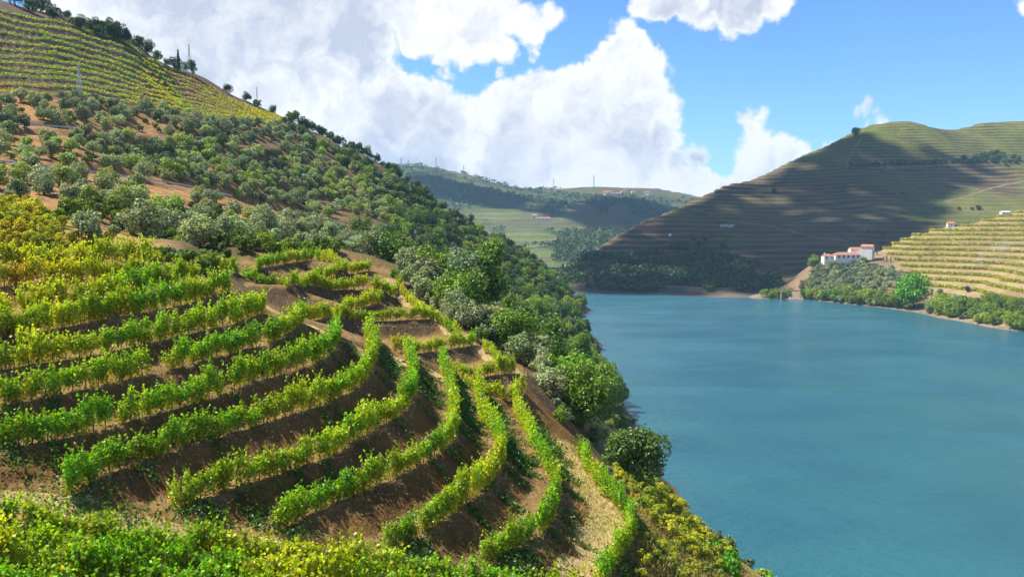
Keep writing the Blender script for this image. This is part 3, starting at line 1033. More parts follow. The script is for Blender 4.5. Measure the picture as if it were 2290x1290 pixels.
# ------------------------------------------------------------------ distant hills closing the valley
MD = [(700, 400, 2250), (860, 386, 2300), (950, 373, 2400), (1050, 386, 2500), (1150, 406, 2600), (1250, 418, 2700), (1350, 416, 2900), (1450, 419, 3100), (1550, 437, 3200), (1650, 455, 3300), (1900, 470, 3400),
      (700, 520, 1500), (900, 500, 1650), (1050, 540, 1500), (1150, 566, 1300), (1240, 596, 1060), (1300, 592, 1110), (1400, 590, 1200), (1600, 560, 1500), (1900, 560, 1500),
      (1100, 500, 1720), (1200, 485, 1850), (1200, 530, 1520), (1300, 500, 1750), (1300, 455, 2250), (1400, 482, 2000), (1400, 520, 1600), (1500, 470, 2400), (1500, 500, 2000), (1100, 445, 2100),
      (1000, 430, 2100), (950, 445, 2000), (1000, 470, 1850), (1200, 440, 2250), (1000, 400, 2300),
      (700, 430, 2700), (950, 410, 2900), (1250, 440, 3300), (1550, 460, 3900), (1900, 485, 4000)]
D3 = Field(-0.22, 0.36, 420, 1050, 3900, 520)
D3.Z = EYE + TPS(MD, reg=1e-4)(D3.U, D3.Y) * D3.Y
D3.Z += (16 * fbm(D3.Xw / 260, D3.Y / 260, 53, 3) + 26 * fbm(D3.Xw / 500, D3.Y / 500, 57, 2)) * sstep(D3.Z, 5, 50)
D3.Z = np.maximum(D3.Z, -3)
pt = fbm(D3.Xw / 300, D3.Y / 300, 91, 3)
wd = sstep(pt + 0.45 * fbm(D3.Xw / 80, D3.Y / 80, 92, 3), 0.02, 0.12)
pxm = CX + D3.U * FPX
_, slm = us(pxm, pxm * 0)
pym = HOR - (D3.Z - EYE) / D3.Y * FPX


def blob(px, py, rx, ry):
    return sstep(np.hypot((pxm - px) / rx, (pym - py) / ry) + 0.5 * fbm(D3.Xw / 120, D3.Y / 120, 93, 3), 1.1, 0.8)


field_l = np.maximum.reduce([blob(1100, 482, 65, 16), blob(1170, 530, 75, 26), blob(1080, 535, 60, 26), blob(1200, 575, 50, 24), blob(1430, 508, 30, 8)])
brown = np.maximum.reduce([blob(1300, 472, 42, 15), blob(1385, 470, 26, 13), blob(1355, 502, 45, 12)])
wd = wd * (1 - field_l) * (1 - brown)
wd = np.maximum(wd, blob(1030, 450, 60, 20) * 0.9)
st = 7.0
ph = D3.Z / st + 1.0 * fbm(D3.Xw / 200, D3.Y / 200, 63, 2)
fr = ph - np.floor(ph)
D3.Z += (np.where(fr < 0.6, fr * 0.3, 0.18 + (fr - 0.6) / 0.4 * 0.82) - fr) * st * (1 - wd) * sstep(D3.Z, 3, 10)
C = np.zeros(D3.U.shape + (3,))
A = np.zeros_like(C)
paint(np.ones(D3.U.shape), (0.072, 0.115, 0.034), (0.088, 0.10, 0.042))
paint(brown, (0.14, 0.10, 0.065), (0.10, 0.085, 0.05))
paint(field_l, (0.11, 0.17, 0.034), (0.085, 0.125, 0.03))
paint(sstep(fr, 0.6, 0.75) * (1 - wd) * 0.85, (0.13, 0.105, 0.06), (0.085, 0.075, 0.04))
paint(wd, (0.04, 0.065, 0.025), (0.055, 0.075, 0.03))
o = D3.mesh('distant_hills', M_MID, C, A)
o['kind'] = 'structure'

# ------------------------------------------------------------------ river
m, nt, out = new_mat('river_water')
t = nt.nodes.new('ShaderNodeTexCoord')
mp = node(nt, 'ShaderNodeMapping', inp={'Vector': t.outputs['Object'], 'Scale': (0.55, 1.0, 1.0)})
w1 = noise(nt, mp.outputs[0], 0.55, 5, 0.6)
w2 = noise(nt, mp.outputs[0], 2.6, 3, 0.6)
w3 = noise(nt, t.outputs['Object'], 0.02, 4, 0.5, 0.5)
mp2 = node(nt, 'ShaderNodeMapping', inp={'Vector': t.outputs['Object'], 'Scale': (0.012, 0.035, 1.0)})
w4 = noise(nt, mp2.outputs[0], 1.0, 5, 0.55, 0.6)
hgt = M(nt, 'ADD', w1, M(nt, 'MULTIPLY', w2, 0.25))
bm = node(nt, 'ShaderNodeBump', inp={'Height': hgt, 'Strength': 0.75, 'Distance': 0.9})
wc = mixc(nt, smooth(nt, w3, 0.35, 0.65), (0.016, 0.082, 0.110), (0.022, 0.100, 0.122))
pb_ = node(nt, 'ShaderNodeBsdfPrincipled', inp={'Base Color': wc, 'Roughness': smooth(nt, w4, 0.35, 0.65, 0.15, 0.27), 'IOR': 1.333, 'Normal': bm.outputs[0]})
nt.links.new(pb_.outputs[0], out.inputs[0])
M_WATER = m
V = np.array([(-700, -150, 0), (1700, -150, 0), (1700, 4300, 0), (-700, 4300, 0)], float)
river = link('river', npmesh('river', V, np.array([[0, 1, 2, 3]]), M_WATER))
river['kind'] = 'structure'


# ------------------------------------------------------------------ plants: leaf geometry
def leaf_quads(c, n, size, r, elong=1.5):
    """one diamond leaf per centre c, facing n"""
    k = len(c)
    n = n / (np.linalg.norm(n, axis=1, keepdims=True) + 1e-9)
    a = np.cross(n, r.normal(size=(k, 3)))
    a /= np.linalg.norm(a, axis=1, keepdims=True) + 1e-9
    b = np.cross(n, a)
    s = np.asarray(size).reshape(-1, 1) * np.ones((k, 1)) * r.uniform(0.7, 1.3, (k, 1))
    V = np.stack([c - a * s * elong / 2, c - b * s / 2 + n * s * .08, c + a * s * elong / 2, c + b * s / 2 + n * s * .08], 1).reshape(-1, 3)
    return V, np.arange(4 * k).reshape(-1, 4)


def lumps_crown(r, rx, rz, zc, nl, leaves, size, up=0.35, squash=1.0, shell=0.25, taper=0.0):
    """leaf clumps spread over many small lumps: gaps and clumps instead of a smooth ball"""
    c = []
    while len(c) < nl:
        p = r.uniform(-1, 1, 3)
        d = np.linalg.norm(p)
        if d < 1 and d > 0.35 * (len(c) > nl * .25):
            k = 1 - taper * (p[2] * .5 + .5)
            c.append((p[0] * rx * .74 * k, p[1] * rx * .74 * k, zc + p[2] * rz * .74))
    c = np.array(c)
    rad = r.uniform(0.26, 0.44, nl) * min(rx, rz * 1.15)
    li = r.choice(nl, leaves, p=rad ** 2 / (rad ** 2).sum())
    d = r.normal(size=(leaves, 3))
    d[:, 2] = d[:, 2] * .8 + 0.28
    d /= np.linalg.norm(d, axis=1, keepdims=True)
    rr = rad[li] * (1 - shell * r.random(leaves) ** 1.5 + 0.10 * r.normal(size=leaves))
    p = c[li] + d * rr[:, None] * np.array([1, 1, squash])
    n = d * 0.7 + r.normal(size=(leaves, 3)) * 0.55 + np.array([0, 0, up])
    return leaf_quads(p, n, size, r), c


def branchy(r, h, rad, tops, lean=0.1, m=0):
    mb = MB()
    j = Vector((r.normal() * lean * h, r.normal() * lean * h, h))
    mid = j * 0.5 + Vector((r.normal() * .05 * h, r.normal() * .05 * h, 0))
    mb.tube([(0, 0, -0.4), (0, 0, 0.02 * h), tuple(mid), tuple(j)], [rad * 1.35, rad * 1.1, rad * .85, rad * .7], 7, m)
    for q in tops:
        q = Vector(q)
        k = j.lerp(q, 0.5) + Vector((r.normal(), r.normal(), r.normal())) * .06 * h
        mb.tube([tuple(j), tuple(k), tuple(q)], [rad * .55, rad * .34, rad * .12], 5, m)
    return mb


PROTO = {}
CROWNV = {}


def proto(kind, i, rx, rz, zc, nl, leaves, size, trunk_h, trunk_r, **kw):
    r = np.random.default_rng(hash((kind, i)) % 1000 if False else sum(map(ord, kind)) * 13 + i)
    (V, f), lc = lumps_crown(r, rx, rz, zc, nl, leaves, size, **kw)
    crown = npmesh(kind + '_crown', V, f, M_TREE)
    tm = None
    if trunk_h:
        tm = branchy(r, trunk_h, trunk_r, [tuple(c) for c in lc[r.choice(len(lc), min(6, len(lc)), replace=False)]])
        trunk = tm.mesh(kind + '_trunk', M_BARK)
        tv = np.concatenate(tm.v)
        whole = bpy.data.meshes.new(kind)
        whole.from_pydata(np.vstack([V, tv]).tolist(), [], [tuple(q) for q in f.tolist()] + [tuple(i + len(V) for i in q) for q in tm.f])
        whole.materials.append(M_TREE)
        whole.materials.append(M_BARK)
        whole.polygons.foreach_set('material_index', [0] * len(f) + [1] * len(tm.f))
        whole.update()
    else:
        trunk, whole = None, crown
    PROTO.setdefault(kind, []).append((crown, trunk, whole))
    CROWNV.setdefault(kind, []).append(V)


for i in range(7):
    r_ = random.Random(i)
    proto('olive_tree', i, 2.1 * r_.uniform(.9, 1.15), 1.65 * r_.uniform(.85, 1.15), 1.95, 15, 1700, 0.22, 1.0, 0.2, up=0.25)
for i in range(7):
    proto('oak_tree', i, 3.3, 2.9, 3.1, 20, 2600, 0.28, 1.6, 0.24)
for i in range(4):
    proto('poplar_tree', i, 2.6, 4.4, 5.2, 20, 2600, 0.28, 2.2, 0.2, taper=0.45)
for i in range(5):
    proto('shrub', i, 1.15, 0.85, 0.75, 10, 700, 0.15, 0.4, 0.06)
for i in range(4):
    proto('broom_shrub', i, 1.1, 0.7, 0.6, 12, 1000, 0.11, 0.4, 0.05, up=0.5)
for i in range(3):
    proto('large_tree', i, 4.6, 4.0, 4.9, 30, 6500, 0.30, 2.4, 0.32)
proto('plane_tree', 0, 11.5, 11.5, 11.8, 46, 4600, 0.95, 5.0, 0.7)
# a spire-shaped conifer
r = np.random.default_rng(5)
h = r.uniform(0.08, 1, 1500) ** 0.8
a = r.uniform(0, 2 * math.pi, 1500)
tier = 0.55 + 0.45 * np.abs(np.sin(h * 34))
q = (1 - h) ** 0.85 * 1.9 * tier * r.uniform(.35, 1, 1500) ** .5
p = np.c_[q * np.cos(a), q * np.sin(a), h * 13]
Vc, fc = leaf_quads(p, np.c_[np.cos(a), np.sin(a), 0.6 + 0 * a] + r.normal(size=(1500, 3)) * .4, 0.5, r)
mbt = MB()
mbt.tube([(0, 0, -.5), (0, 0, 6), (0, 0, 12.6)], [.22, .14, .03], 6)
PROTO['conifer'] = [(npmesh('conifer_crown', Vc, fc, M_TREE), mbt.mesh('conifer_trunk', M_BARK), None)]

TINT = {
    'olive': (0.275, 0.315, 0.16), 'oliveg': (0.31, 0.38, 0.09), 'olived': (0.165, 0.21, 0.115),
    'oak': (0.095, 0.165, 0.026), 'oakd': (0.055, 0.10, 0.024), 'oaky': (0.20, 0.27, 0.022), 'oakb': (0.155, 0.25, 0.018),
    'lime': (0.24, 0.34, 0.020), 'broom': (0.44, 0.39, 0.014), 'broomg': (0.32, 0.34, 0.016), 'shr': (0.085, 0.14, 0.012), 'plane': (0.115, 0.30, 0.008),
    'poplar': (0.135, 0.235, 0.025),
}


RECORDS = []
BASE_R = {'olive_tree': 2.1, 'oak_tree': 3.3, 'poplar_tree': 2.6, 'shrub': 1.15, 'broom_shrub': 1.1, 'large_tree': 4.6, 'plane_tree': 11.5, 'conifer': 1.9}


def plant(kind, x, y, z, scale, tint, label, cat, group=None, parts=True, idx=None, sz=None, jit=0.2, single=False):
    t = [c * random.uniform(1 - jit * .4, 1 + jit * .4) for c in TINT[tint]]
    k = random.uniform(1 - jit * 1.3, 1 + jit * 1.3)
    s = (scale, scale, sz if sz is not None else scale * random.uniform(.88, 1.14))
    RECORDS.append(dict(kind=kind, p=(x, y, z), s=s, col=(t[0] * k, t[1] * k, t[2] * k, 1), rz=random.uniform(0, 6.28), label=label, cat=cat, group=group,
                        parts=parts, idx=idx if idx is not None else random.randrange(len(PROTO[kind])), app=(9 if single else 0) + BASE_R[kind] * scale / y))


ORD = ['first', 'second', 'third', 'fourth', 'fifth', 'sixth', 'seventh', 'eighth', 'ninth', 'tenth']


def build_plants(limit=285):
    by = {}
    for r in RECORDS:
        by.setdefault(r['kind'], []).append(r)
    for kind, rs in by.items():
        rs.sort(key=lambda r: -r['app'])
        same = {}
        for r in rs[:limit]:
            same.setdefault(r.get('lab0') or r['label'], []).append(r)
        for lab in list(same):
            if len(same[lab]) > len(ORD):
                for r in same.pop(lab):
                    same.setdefault(r['label'], []).append(r)
            else:
                for r in same[lab]:
                    r['label'] = lab
        for lab, q in same.items():
            if 1 < len(q) <= len(ORD):
                q.sort(key=lambda r: r['p'][0] / r['p'][1])
                words = ['left', 'right'] if len(q) == 2 else ['leftmost'] + [o + '-from-left' for o in ORD[1:len(q) - 1]] + ['rightmost']
                for r, w_ in zip(q, words):
                    r['label'] = w_ + ' ' + lab
        for r in rs[:limit]:
            crown, trunk, whole = PROTO[kind][r['idx']]
            if r['parts'] and trunk is not None:
                e = link(kind, None, None, r['p'], (0, 0, r['rz']), r['s'])
                e.empty_display_size = 0.5
                c = link('crown', crown, e)
                c.color = r['col']
                link('trunk', trunk, e)
            else:
                e = link(kind, whole if whole is not None else crown, None, r['p'], (0, 0, r['rz']), r['s'])
                e.color = r['col']
            tag(e, r['label'], r['cat'], r['group'])
        rest = rs[limit:]
        if rest:
            VS, TS = [], []
            for r in rest:
                V = CROWNV[kind][r['idx']]
                n = len(V) // 4
                V = V.reshape(n, 4, 3)[:: 2]
                c = V.mean(1, keepdims=True)
                V = (c + (V - c) * 1.35).reshape(-1, 3) * np.array(r['s'])
                cr, sr = math.cos(r['rz']), math.sin(r['rz'])
                VS.append(np.c_[V[:, 0] * cr - V[:, 1] * sr, V[:, 0] * sr + V[:, 1] * cr, V[:, 2]] + np.array(r['p']))
                TS.append(np.tile(r['col'][:3], (len(V), 1)))
            V = np.vstack(VS)
            nm = {'olive_tree': 'olive_grove', 'oak_tree': 'woodland'}.get(kind, 'scrub')
            o = link(nm, npmesh(nm, V, np.arange(len(V)).reshape(-1, 4), M_TREE_MASS, None, False, {'tint': np.vstack(TS)}))
            o['kind'] = 'stuff'
        print(kind, len(rs))


# ------------------------------------------------------------------ grapevines
VINES = []
for i in range(14):
    r = np.random.default_rng(300 + i)
    n = 520
    k = r.integers(6, 9)
    cx = np.c_[r.uniform(-.42, .42, k), r.normal(0, .07, k), r.uniform(.30, 1.08, k)]
    sh = r.integers(0, k, n)
    p = cx[sh] + r.normal(size=(n, 3)) * np.array([.14, .115, .19])
    ns = r.integers(3, 7)                              # shoots standing above the hedge
    for _ in range(ns):
        x0, h0 = r.uniform(-.5, .5), r.uniform(1.1, 1.62)
        m_ = 12
        t_ = np.linspace(0, 1, m_)
        q = np.c_[x0 + t_ * r.normal(0, .22) + r.normal(0, .035, m_), t_ * r.normal(0, .2) + r.normal(0, .035, m_), 0.95 + t_ * (h0 - .95)]
        p = np.vstack([p, q])
    p[:, 2] = np.maximum(p[:, 2], .08)
    V, f = leaf_quads(p, r.normal(size=(len(p), 3)) + np.array([0, 0, .5]), 0.105, r, 1.2)
    mb = MB()
    mb.tube([(0, 0, -.1), (r.normal(0, .03), r.normal(0, .03), .3), (r.normal(0, .06), 0, .62)], [.035, .028, .02], 5)
    mb.tube([(-.45, 0, .6), (0, 0, .6), (.45, 0, .62)], .014, 4)
    tv = np.concatenate(mb.v)
    me = bpy.data.meshes.new('vine')
    me.from_pydata(np.vstack([V, tv]).tolist(), [], [tuple(q) for q in f.tolist()] + [tuple(j + len(V) for j in q) for q in mb.f])
    me.materials.append(M_VINE)
    me.materials.append(M_BARK)
    me.polygons.foreach_set('material_index', [0] * len(f) + [1] * len(mb.f))
    me.update()
    VINES.append(me)
mb = MB()
mb.box((0, 0, .62), (.07, .07, 1.55))
POST = mb.mesh('post', M_POST)


def vine_tint(yellow):
    """green to yellow to rust"""
    g = np.array([0.165, 0.370, 0.008])
    yl = np.array([0.56, 0.53, 0.012])
    og = np.array([0.58, 0.27, 0.012])
    t = np.clip(yellow, 0, 1)
    c = g + (yl - g) * min(1, t * 1.5)
    if t > .67:
        c = c + (og - c) * (t - .67) * 2
    return c


def vine_row(line, label, group, yellow=0.2, spread=0.25, gap=(), step=0.62, size=1.0, posts=5.0, f=G, seed=0, wires=False):
    root = link('vine_row', None, None, tuple(line[len(line) // 2]))
    root.empty_display_size = 1
    tag(root, label, 'vine row', group)
    L = dens(line, step)
    o = np.array(root.location)
    tg = np.gradient(L[:, :2], axis=0)
    ang = np.arctan2(tg[:, 1], tg[:, 0])
    n = len(L)
    for i, p in enumerate(L):
        t = i / max(1, n - 1)
        if any(a <= t <= b for a, b in gap) or random.random() < 0.03:
            continue
        z = float(f.height(p[0], p[1]))
        dxy = (random.gauss(0, .06), random.gauss(0, .07))
        hs = size * 1.06 * (1 + .30 * float(vnoise(np.array(i * .35), np.array(seed * 3.3), 9))) * random.uniform(.78, 1.18)
        c = link('vine', random.choice(VINES), root, (p[0] + dxy[0] - o[0], p[1] + dxy[1] - o[1], z - o[2]),
                 (0, 0, ang[i] + random.choice((0, math.pi)) + random.gauss(0, .12)), (size * random.uniform(.85, 1.15), size * random.uniform(.75, 1.15), hs))
        yv = yellow + spread * (float(vnoise(np.array(i * .16), np.array(seed * 5.1 + 2), 13)) * 2.0) + random.gauss(0, .07)
        col = vine_tint(yv) * random.uniform(.8, 1.2)
        c.color = (*col, 1)
    if posts:
        for p in dens(line, posts):
            z = float(f.height(p[0], p[1]))
            q = link('post', POST, root, (p[0] - o[0], p[1] - o[1], z - o[2]), (random.gauss(0, .03), random.gauss(0, .03), random.uniform(0, 1)), size)
    if wires:
        for hgt in (.72, 1.12):
            mbw = MB()
            mbw.tube([(p[0] - o[0], p[1] - o[1], float(f.height(p[0], p[1])) + hgt * size - o[2]) for p in dens(line, 3.0)], .009, 4)
            link('wire', mbw.mesh('wire', M_WIRE), root)
    return root


NEARG = 'vine rows on the near terraces'
FARG = 'vine rows on the brown banks beyond the ramp'
ROWLAB = {
    'A1': ('greener upper vine row directly under the yellow broom mound', .30, .25, ()),
    'A2': ('golden orange vine row on the terrace just below the topmost green one', .60, .2, ()),
    'B': ('thin green and rust vine row with bare posts ending beside the pale sandy mound', .3, .35, ()),
    'C': ('ragged green vine row with reddish low leaves, next below the one with bare posts', .25, .35, ()),
    'D': ('vine row with a rust-brown patch midway and an arching loose shoot at its left end', .25, .4, ((.16, .215),)),
    'E': ('green vine row broken by a gap of bare bank left of its middle', .18, .3, ((.455, .50),)),
    'F': ('long green vine row just above the one whose overgrown end droops over the bank', .13, .2, ()),
    'G': ('green vine row whose overgrown left end droops over the dark bank', .12, .2, ()),
    'H': ('vine row starting at the tall grass tuft by the fallen stake', .17, .2, ()),
    'I': ('yellow-green vine row curling round the terrace nose, third from the river path', .22, .22, ()),
    'J': ('curling vine row with a thick ivy-green clump at its near end', .22, .25, ()),
    'K': ('vine row standing on the bank just above the grassy river path', .22, .25, ()),
    'L': ('dark green vine row along the river side of the grassy path', .12, .25, ((.80, .87),)),
}
for i, k in enumerate(order):
    lab, ye, spd, gap = ROWLAB[k]
    vine_row(W[k], lab, NEARG, ye, spd, gap, seed=i, size=1.05 if k in 'A1A2BC' else 1.0)
PLAB = {
    'P1': 'topmost vine row of the far block, below the dark scrub slope',
    'P2': 'short vine row on the second bank of the far block, ending at the grey-green bushes',
    'P3': 'level vine row above the tall dark brown bank, third in the far block',
    'P4': 'slanting vine row that climbs to the head of the pale track',
    'P5': 'level vine row above the widest brown bank in the far block',
    'P6': 'vine row below the widest brown bank, ending beside the pale track',
    'P7': 'short yellowing vine row above the lowest brown bank',
    'P8': 'low yellow-brown vine row at the foot of the lowest brown bank',
}
for i, k in enumerate(porder):
    vine_row(W[k], PLAB[k], FARG, .30 + (.15 if k in ('P7', 'P8') else 0), .22, (), step=.55, size=.86, posts=9, seed=30 + i)
vine_row(W['S1'], 'yellowing vine row running down the upper part of the pale track', FARG, .36, .25, (), step=.6, size=.76, posts=9, seed=50)
vine_row(W['S2'], 'short vine row running down beside the lower part of the pale track', FARG, .36, .25, (), step=.6, size=.76, posts=9, seed=51)
QLAB = ['rearmost vine row of the foreground block, along the dry grass strip', 'second vine row behind the front edge of the picture, yellow-green',
        'foreground vine row with its tops just above the bottom of the picture', 'nearest vine row at the bottom left corner over red soil']
for i in range(4):
    vine_row(W['Q%d' % i], QLAB[i], 'vine rows of the foreground block', .20, .32, (), step=.55, size=1.12, posts=4.5, seed=60 + i, wires=True)

# high vineyard rows: one leafy strip each
HV = []
for n, pts_ in enumerate(HROW):
    L = np.array(pts_)
    if len(L) < 5:
        continue
    L[:, 1] = np.convolve(np.pad(L[:, 1], 4, 'edge'), np.ones(9) / 9, 'valid')
    L[:, 2] = np.convolve(np.pad(L[:, 2], 4, 'edge'), np.ones(9) / 9, 'valid')
    L = dens(L, 0.2)
    r = np.random.default_rng(900 + n)
    rows_v = []
    for off, dz in ((0, 0),):
        q = L.copy()
        q[:, 1] += off
        q = q[r.random(len(q)) < 0.92]
        z = G.height(q[:, 0], q[:, 1])
        k = 4
        P3 = np.repeat(np.c_[q[:, 0], q[:, 1], z], k, 0)
        clump = 0.75 + 0.5 * vnoise(P3[:, 0] * .5, P3[:, 1] * .5 + n, 15)
        P3 += np.c_[r.normal(0, .25, len(P3)), r.normal(0, .22, len(P3)), r.uniform(.15, 1.25, len(P3)) * clump + dz]
        rows_v.append(P3)
    P3 = np.vstack(rows_v)
    o = P3.mean(0)
    V, f = leaf_quads(P3 - o, r.normal(size=P3.shape) + np.array([0, -.3, .5]), 0.36, r, 1.2)
    ob = link('vine_row', npmesh('vine_row', V, f, None or M_VINE), None, tuple(o))
    HV.append(ob)
    ob.color = (*(vine_tint(.26 + .1 * math.sin(n * 2.1)) * 0.95), 1)
    ords = ['lowest', 'second lowest', 'third lowest', 'fourth lowest', 'fifth lowest', 'sixth lowest', 'sixth highest', 'fifth highest', 'fourth highest', 'third highest', 'second highest', 'highest']
    tag(ob, '%s yellow-green vine row of the high hillside vineyard above the olives' % ords[n], 'vine row', 'vine rows of the high hillside vineyard')

# ------------------------------------------------------------------ trees and shrubs scattered where the photograph shows them


def inpoly(px, py, poly):
    c = False
    j = len(poly) - 1
    for i in range(len(poly)):
        (xi, yi), (xj, yj) = poly[i], poly[j]
        if (yi > py) != (yj > py) and px < (xj - xi) * (py - yi) / (yj - yi) + xi:
            c = not c
        j = i
    return c


TAKEN = []


TWORD = {'olive': 'silvery', 'oliveg': 'yellowish-grey', 'olived': 'grey-green', 'oak': 'mid-green', 'oakd': 'blackish-green', 'oaky': 'yellow-green', 'oakb': 'bright-green', 'shr': 'dark-green',
         'broom': 'ochre-yellow', 'broomg': 'yellow-green', 'lime': 'lime-green', 'poplar': 'fresh-green', 'plane': 'vivid-green'}
NOUN = {'oak_tree': 'broad tree', 'poplar_tree': 'upright tree', 'shrub': 'bush', 'broom_shrub': 'broom'}


def scatter(poly, n, kinds, size, lab_group, where, gap=0.75, f=G, lo=None, parts_under=260, keep=None, tries=40):
    """kinds: list of (proto, tint, weight); size: crown radius factor range"""
    xs, ys = [p[0] for p in poly], [p[1] for p in poly]
    got = 0
    for _ in range(n * tries):
        if got >= n:
            break
        px, py = random.uniform(min(xs), max(xs)), random.uniform(min(ys), max(ys))
        if not inpoly(px, py, poly):
            continue
        h = f.hit(px, py, lo)
        if h is None or h[2] < 0.15:
            continue
        if keep and not keep(*h):
            continue
        s = random.uniform(*size)
        kd_, tint, _w = random.choices(kinds, [k[2] for k in kinds])[0]
        base_r = BASE_R[kd_]
        rad = base_r * s
        if any((h[0] - a) ** 2 + (h[1] - b) ** 2 < ((rad + c) * gap) ** 2 for a, b, c in TAKEN[-900:]):
            continue
        TAKEN.append((h[0], h[1], rad))
        place = [w_ for lim, w_ in where if px < lim][0]
        q = (s - size[0]) / max(1e-6, size[1] - size[0])
        noun = NOUN[kd_] if kd_ in NOUN else kd_.replace('_', ' ')
        lab = ' '.join(('small' if q < .33 else 'mid-sized' if q < .67 else 'large', TWORD[tint], noun, place))
        plant(kd_, h[0], h[1], h[2] - 0.1, s, tint, lab, 'bush' if 'shrub' in kd_ else 'tree', lab_group + ', ' + noun, parts=h[1] < parts_under)
        RECORDS[-1]['lab0'] = ' '.join((TWORD[tint], noun, place))
        got += 1
    return got


def rd(x, y):
    for r in RW.values():
        k = np.hypot(r[:, 0] - x, r[:, 1] - y).min()
        if k < 4.5:
            return False
    return True


def off_road(x, y, z):
    return rd(x, y)


def one_plant(kind, px, py, width, tint, label, cat, f=G, lo=None, idx=None, group=None, tall=1.0, parts=True):
    h = f.hit(px, py, lo)
    if h is None:
        print('no ground at', px, py, label)
        return
    base_r = BASE_R[kind]
    s = width * h[1] / FPX / 2 / base_r
    TAKEN.append((h[0], h[1], s * base_r))
    return plant(kind, h[0], h[1], h[2] - .15, s, tint, label, cat, group, parts, idx, sz=s * tall, jit=.06, single=group is None)


# standing out singly
one_plant('olive_tree', 63, 392, 64, 'olive', 'large silvery olive tree at the guardrail near the left edge', 'tree')
one_plant('olive_tree', 128, 402, 36, 'olive', 'small olive tree hanging over the guardrail, right of the large silvery one', 'tree')
one_plant('olive_tree', 186, 435, 44, 'olive', 'round grey-green olive below the guardrail, in front of another olive', 'tree')
one_plant('olive_tree', 178, 403, 40, 'oliveg', 'olive tree standing on the guardrail line above the round grey-green one', 'tree')
one_plant('olive_tree', 20, 452, 36, 'olive', 'pale round olive low on the rust slope at the left edge', 'tree')
one_plant('olive_tree', 292, 430, 36, 'oliveg', 'yellow-green olive with a visible trunk below the guardrail', 'tree')
one_plant('olive_tree', 160, 342, 40, 'oliveg', 'bright yellow-green olive with a clear trunk on the open rust slope', 'tree')
one_plant('olive_tree', 210, 345, 36, 'olive', 'dark-trunked olive right of the bright yellow-green one', 'tree')
one_plant('large_tree', 590, 545, 70, 'olive', 'tall grey-green tree with a bare dark trunk beside the lower road', 'tree', tall=1.35)
one_plant('olive_tree', 200, 540, 95, 'olive', 'broad silvery olive right of the yellow broom mound', 'tree')
one_plant('olive_tree', 255, 530, 40, 'olive', 'slim silvery olive close beside the broad one', 'tree')
one_plant('olive_tree', 300, 525, 46, 'olive', 'silvery olive right of the slim one, before the dark shrub belt', 'tree')
one_plant('shrub', 122, 500, 62, 'oakb', 'bright green fig bush beside the yellow broom mound', 'bush')
one_plant('shrub', 555, 410, 44, 'lime', 'bright yellow-green round bush among the olives', 'bush')
one_plant('olive_tree', 720, 338, 30, 'lime', 'yellow-green tree near the crest beside dark bushes', 'tree')
one_plant('conifer', 399, 163, 15, 'oakd', 'dark spire-shaped conifer on the left skyline', 'tree', tall=1.0)
one_plant('poplar_tree', 430, 172, 24, 'oak', 'bushy dark tree beside the skyline mast', 'tree')
for a, b, w_ in ((25, 12, 34), (60, 28, 26), (110, 42, 26), (137, 45, 20), (168, 66, 28), (198, 70, 28), (216, 85, 24), (232, 80, 32), (250, 92, 34), (262, 95, 30), (272, 100, 24), (300, 106, 24), (322, 118, 28), (345, 128, 22), (366, 132, 14),
                 (386, 145, 24), (410, 152, 20), (506, 203, 20), (548, 222, 18), (573, 235, 18), (607, 255, 18), (640, 282, 22), (82, 20, 40)):
    h = G.hit(a, b, 300) or G.hit(a, b + 6, 300) or G.hit(a, b + 14, 300)
    if h:
        s = 1.35 * w_ * h[1] / FPX / 2 / 3.3
        plant('oak_tree', h[0], h[1] + 3, float(G.height(h[0], h[1] + 3)) - .1, s, 'oakd', 'dark round tree on the skyline above the high vineyard' if a < 300 else 'dark round skyline tree near the conifer' if a < 450 else 'dark round skyline tree right of the conifer', 'tree', 'dark trees along the high skyline', parts=False)

# bank trees on the right edge of the near slope
one_plant('large_tree', 1300, 962, 150, 'oakb', 'big leafy green tree above the water, left of the grey bush', 'tree', idx=0, tall=1.1)
one_plant('large_tree', 1352, 925, 100, 'oakb', 'yellow-green tree whose crown rises behind the big leafy one', 'tree', idx=1, tall=1.25, lo=105)
one_plant('large_tree', 1423, 1094, 152, 'oak', 'round dark green tree leaning out over the river', 'tree', idx=2, tall=1.05)
one_plant('olive_tree', 1335, 1000, 62, 'olive', 'grey-green bush between the two big riverside trees', 'bush')
one_plant('shrub', 1355, 1062, 50, 'olived', 'low grey bush at the upper end of the path-side vine row', 'bush')
one_plant('shrub', 1640, 1285, 95, 'plane', 'round bright green bush at the bottom of the slope by the water', 'bush')
one_plant('shrub', 1600, 1245, 55, 'plane', 'small bright green bush just behind the round one by the water', 'bush')
one_plant('shrub', 1712, 1318, 60, 'plane', 'bright green bush cut by the bottom edge beside the water', 'bush')

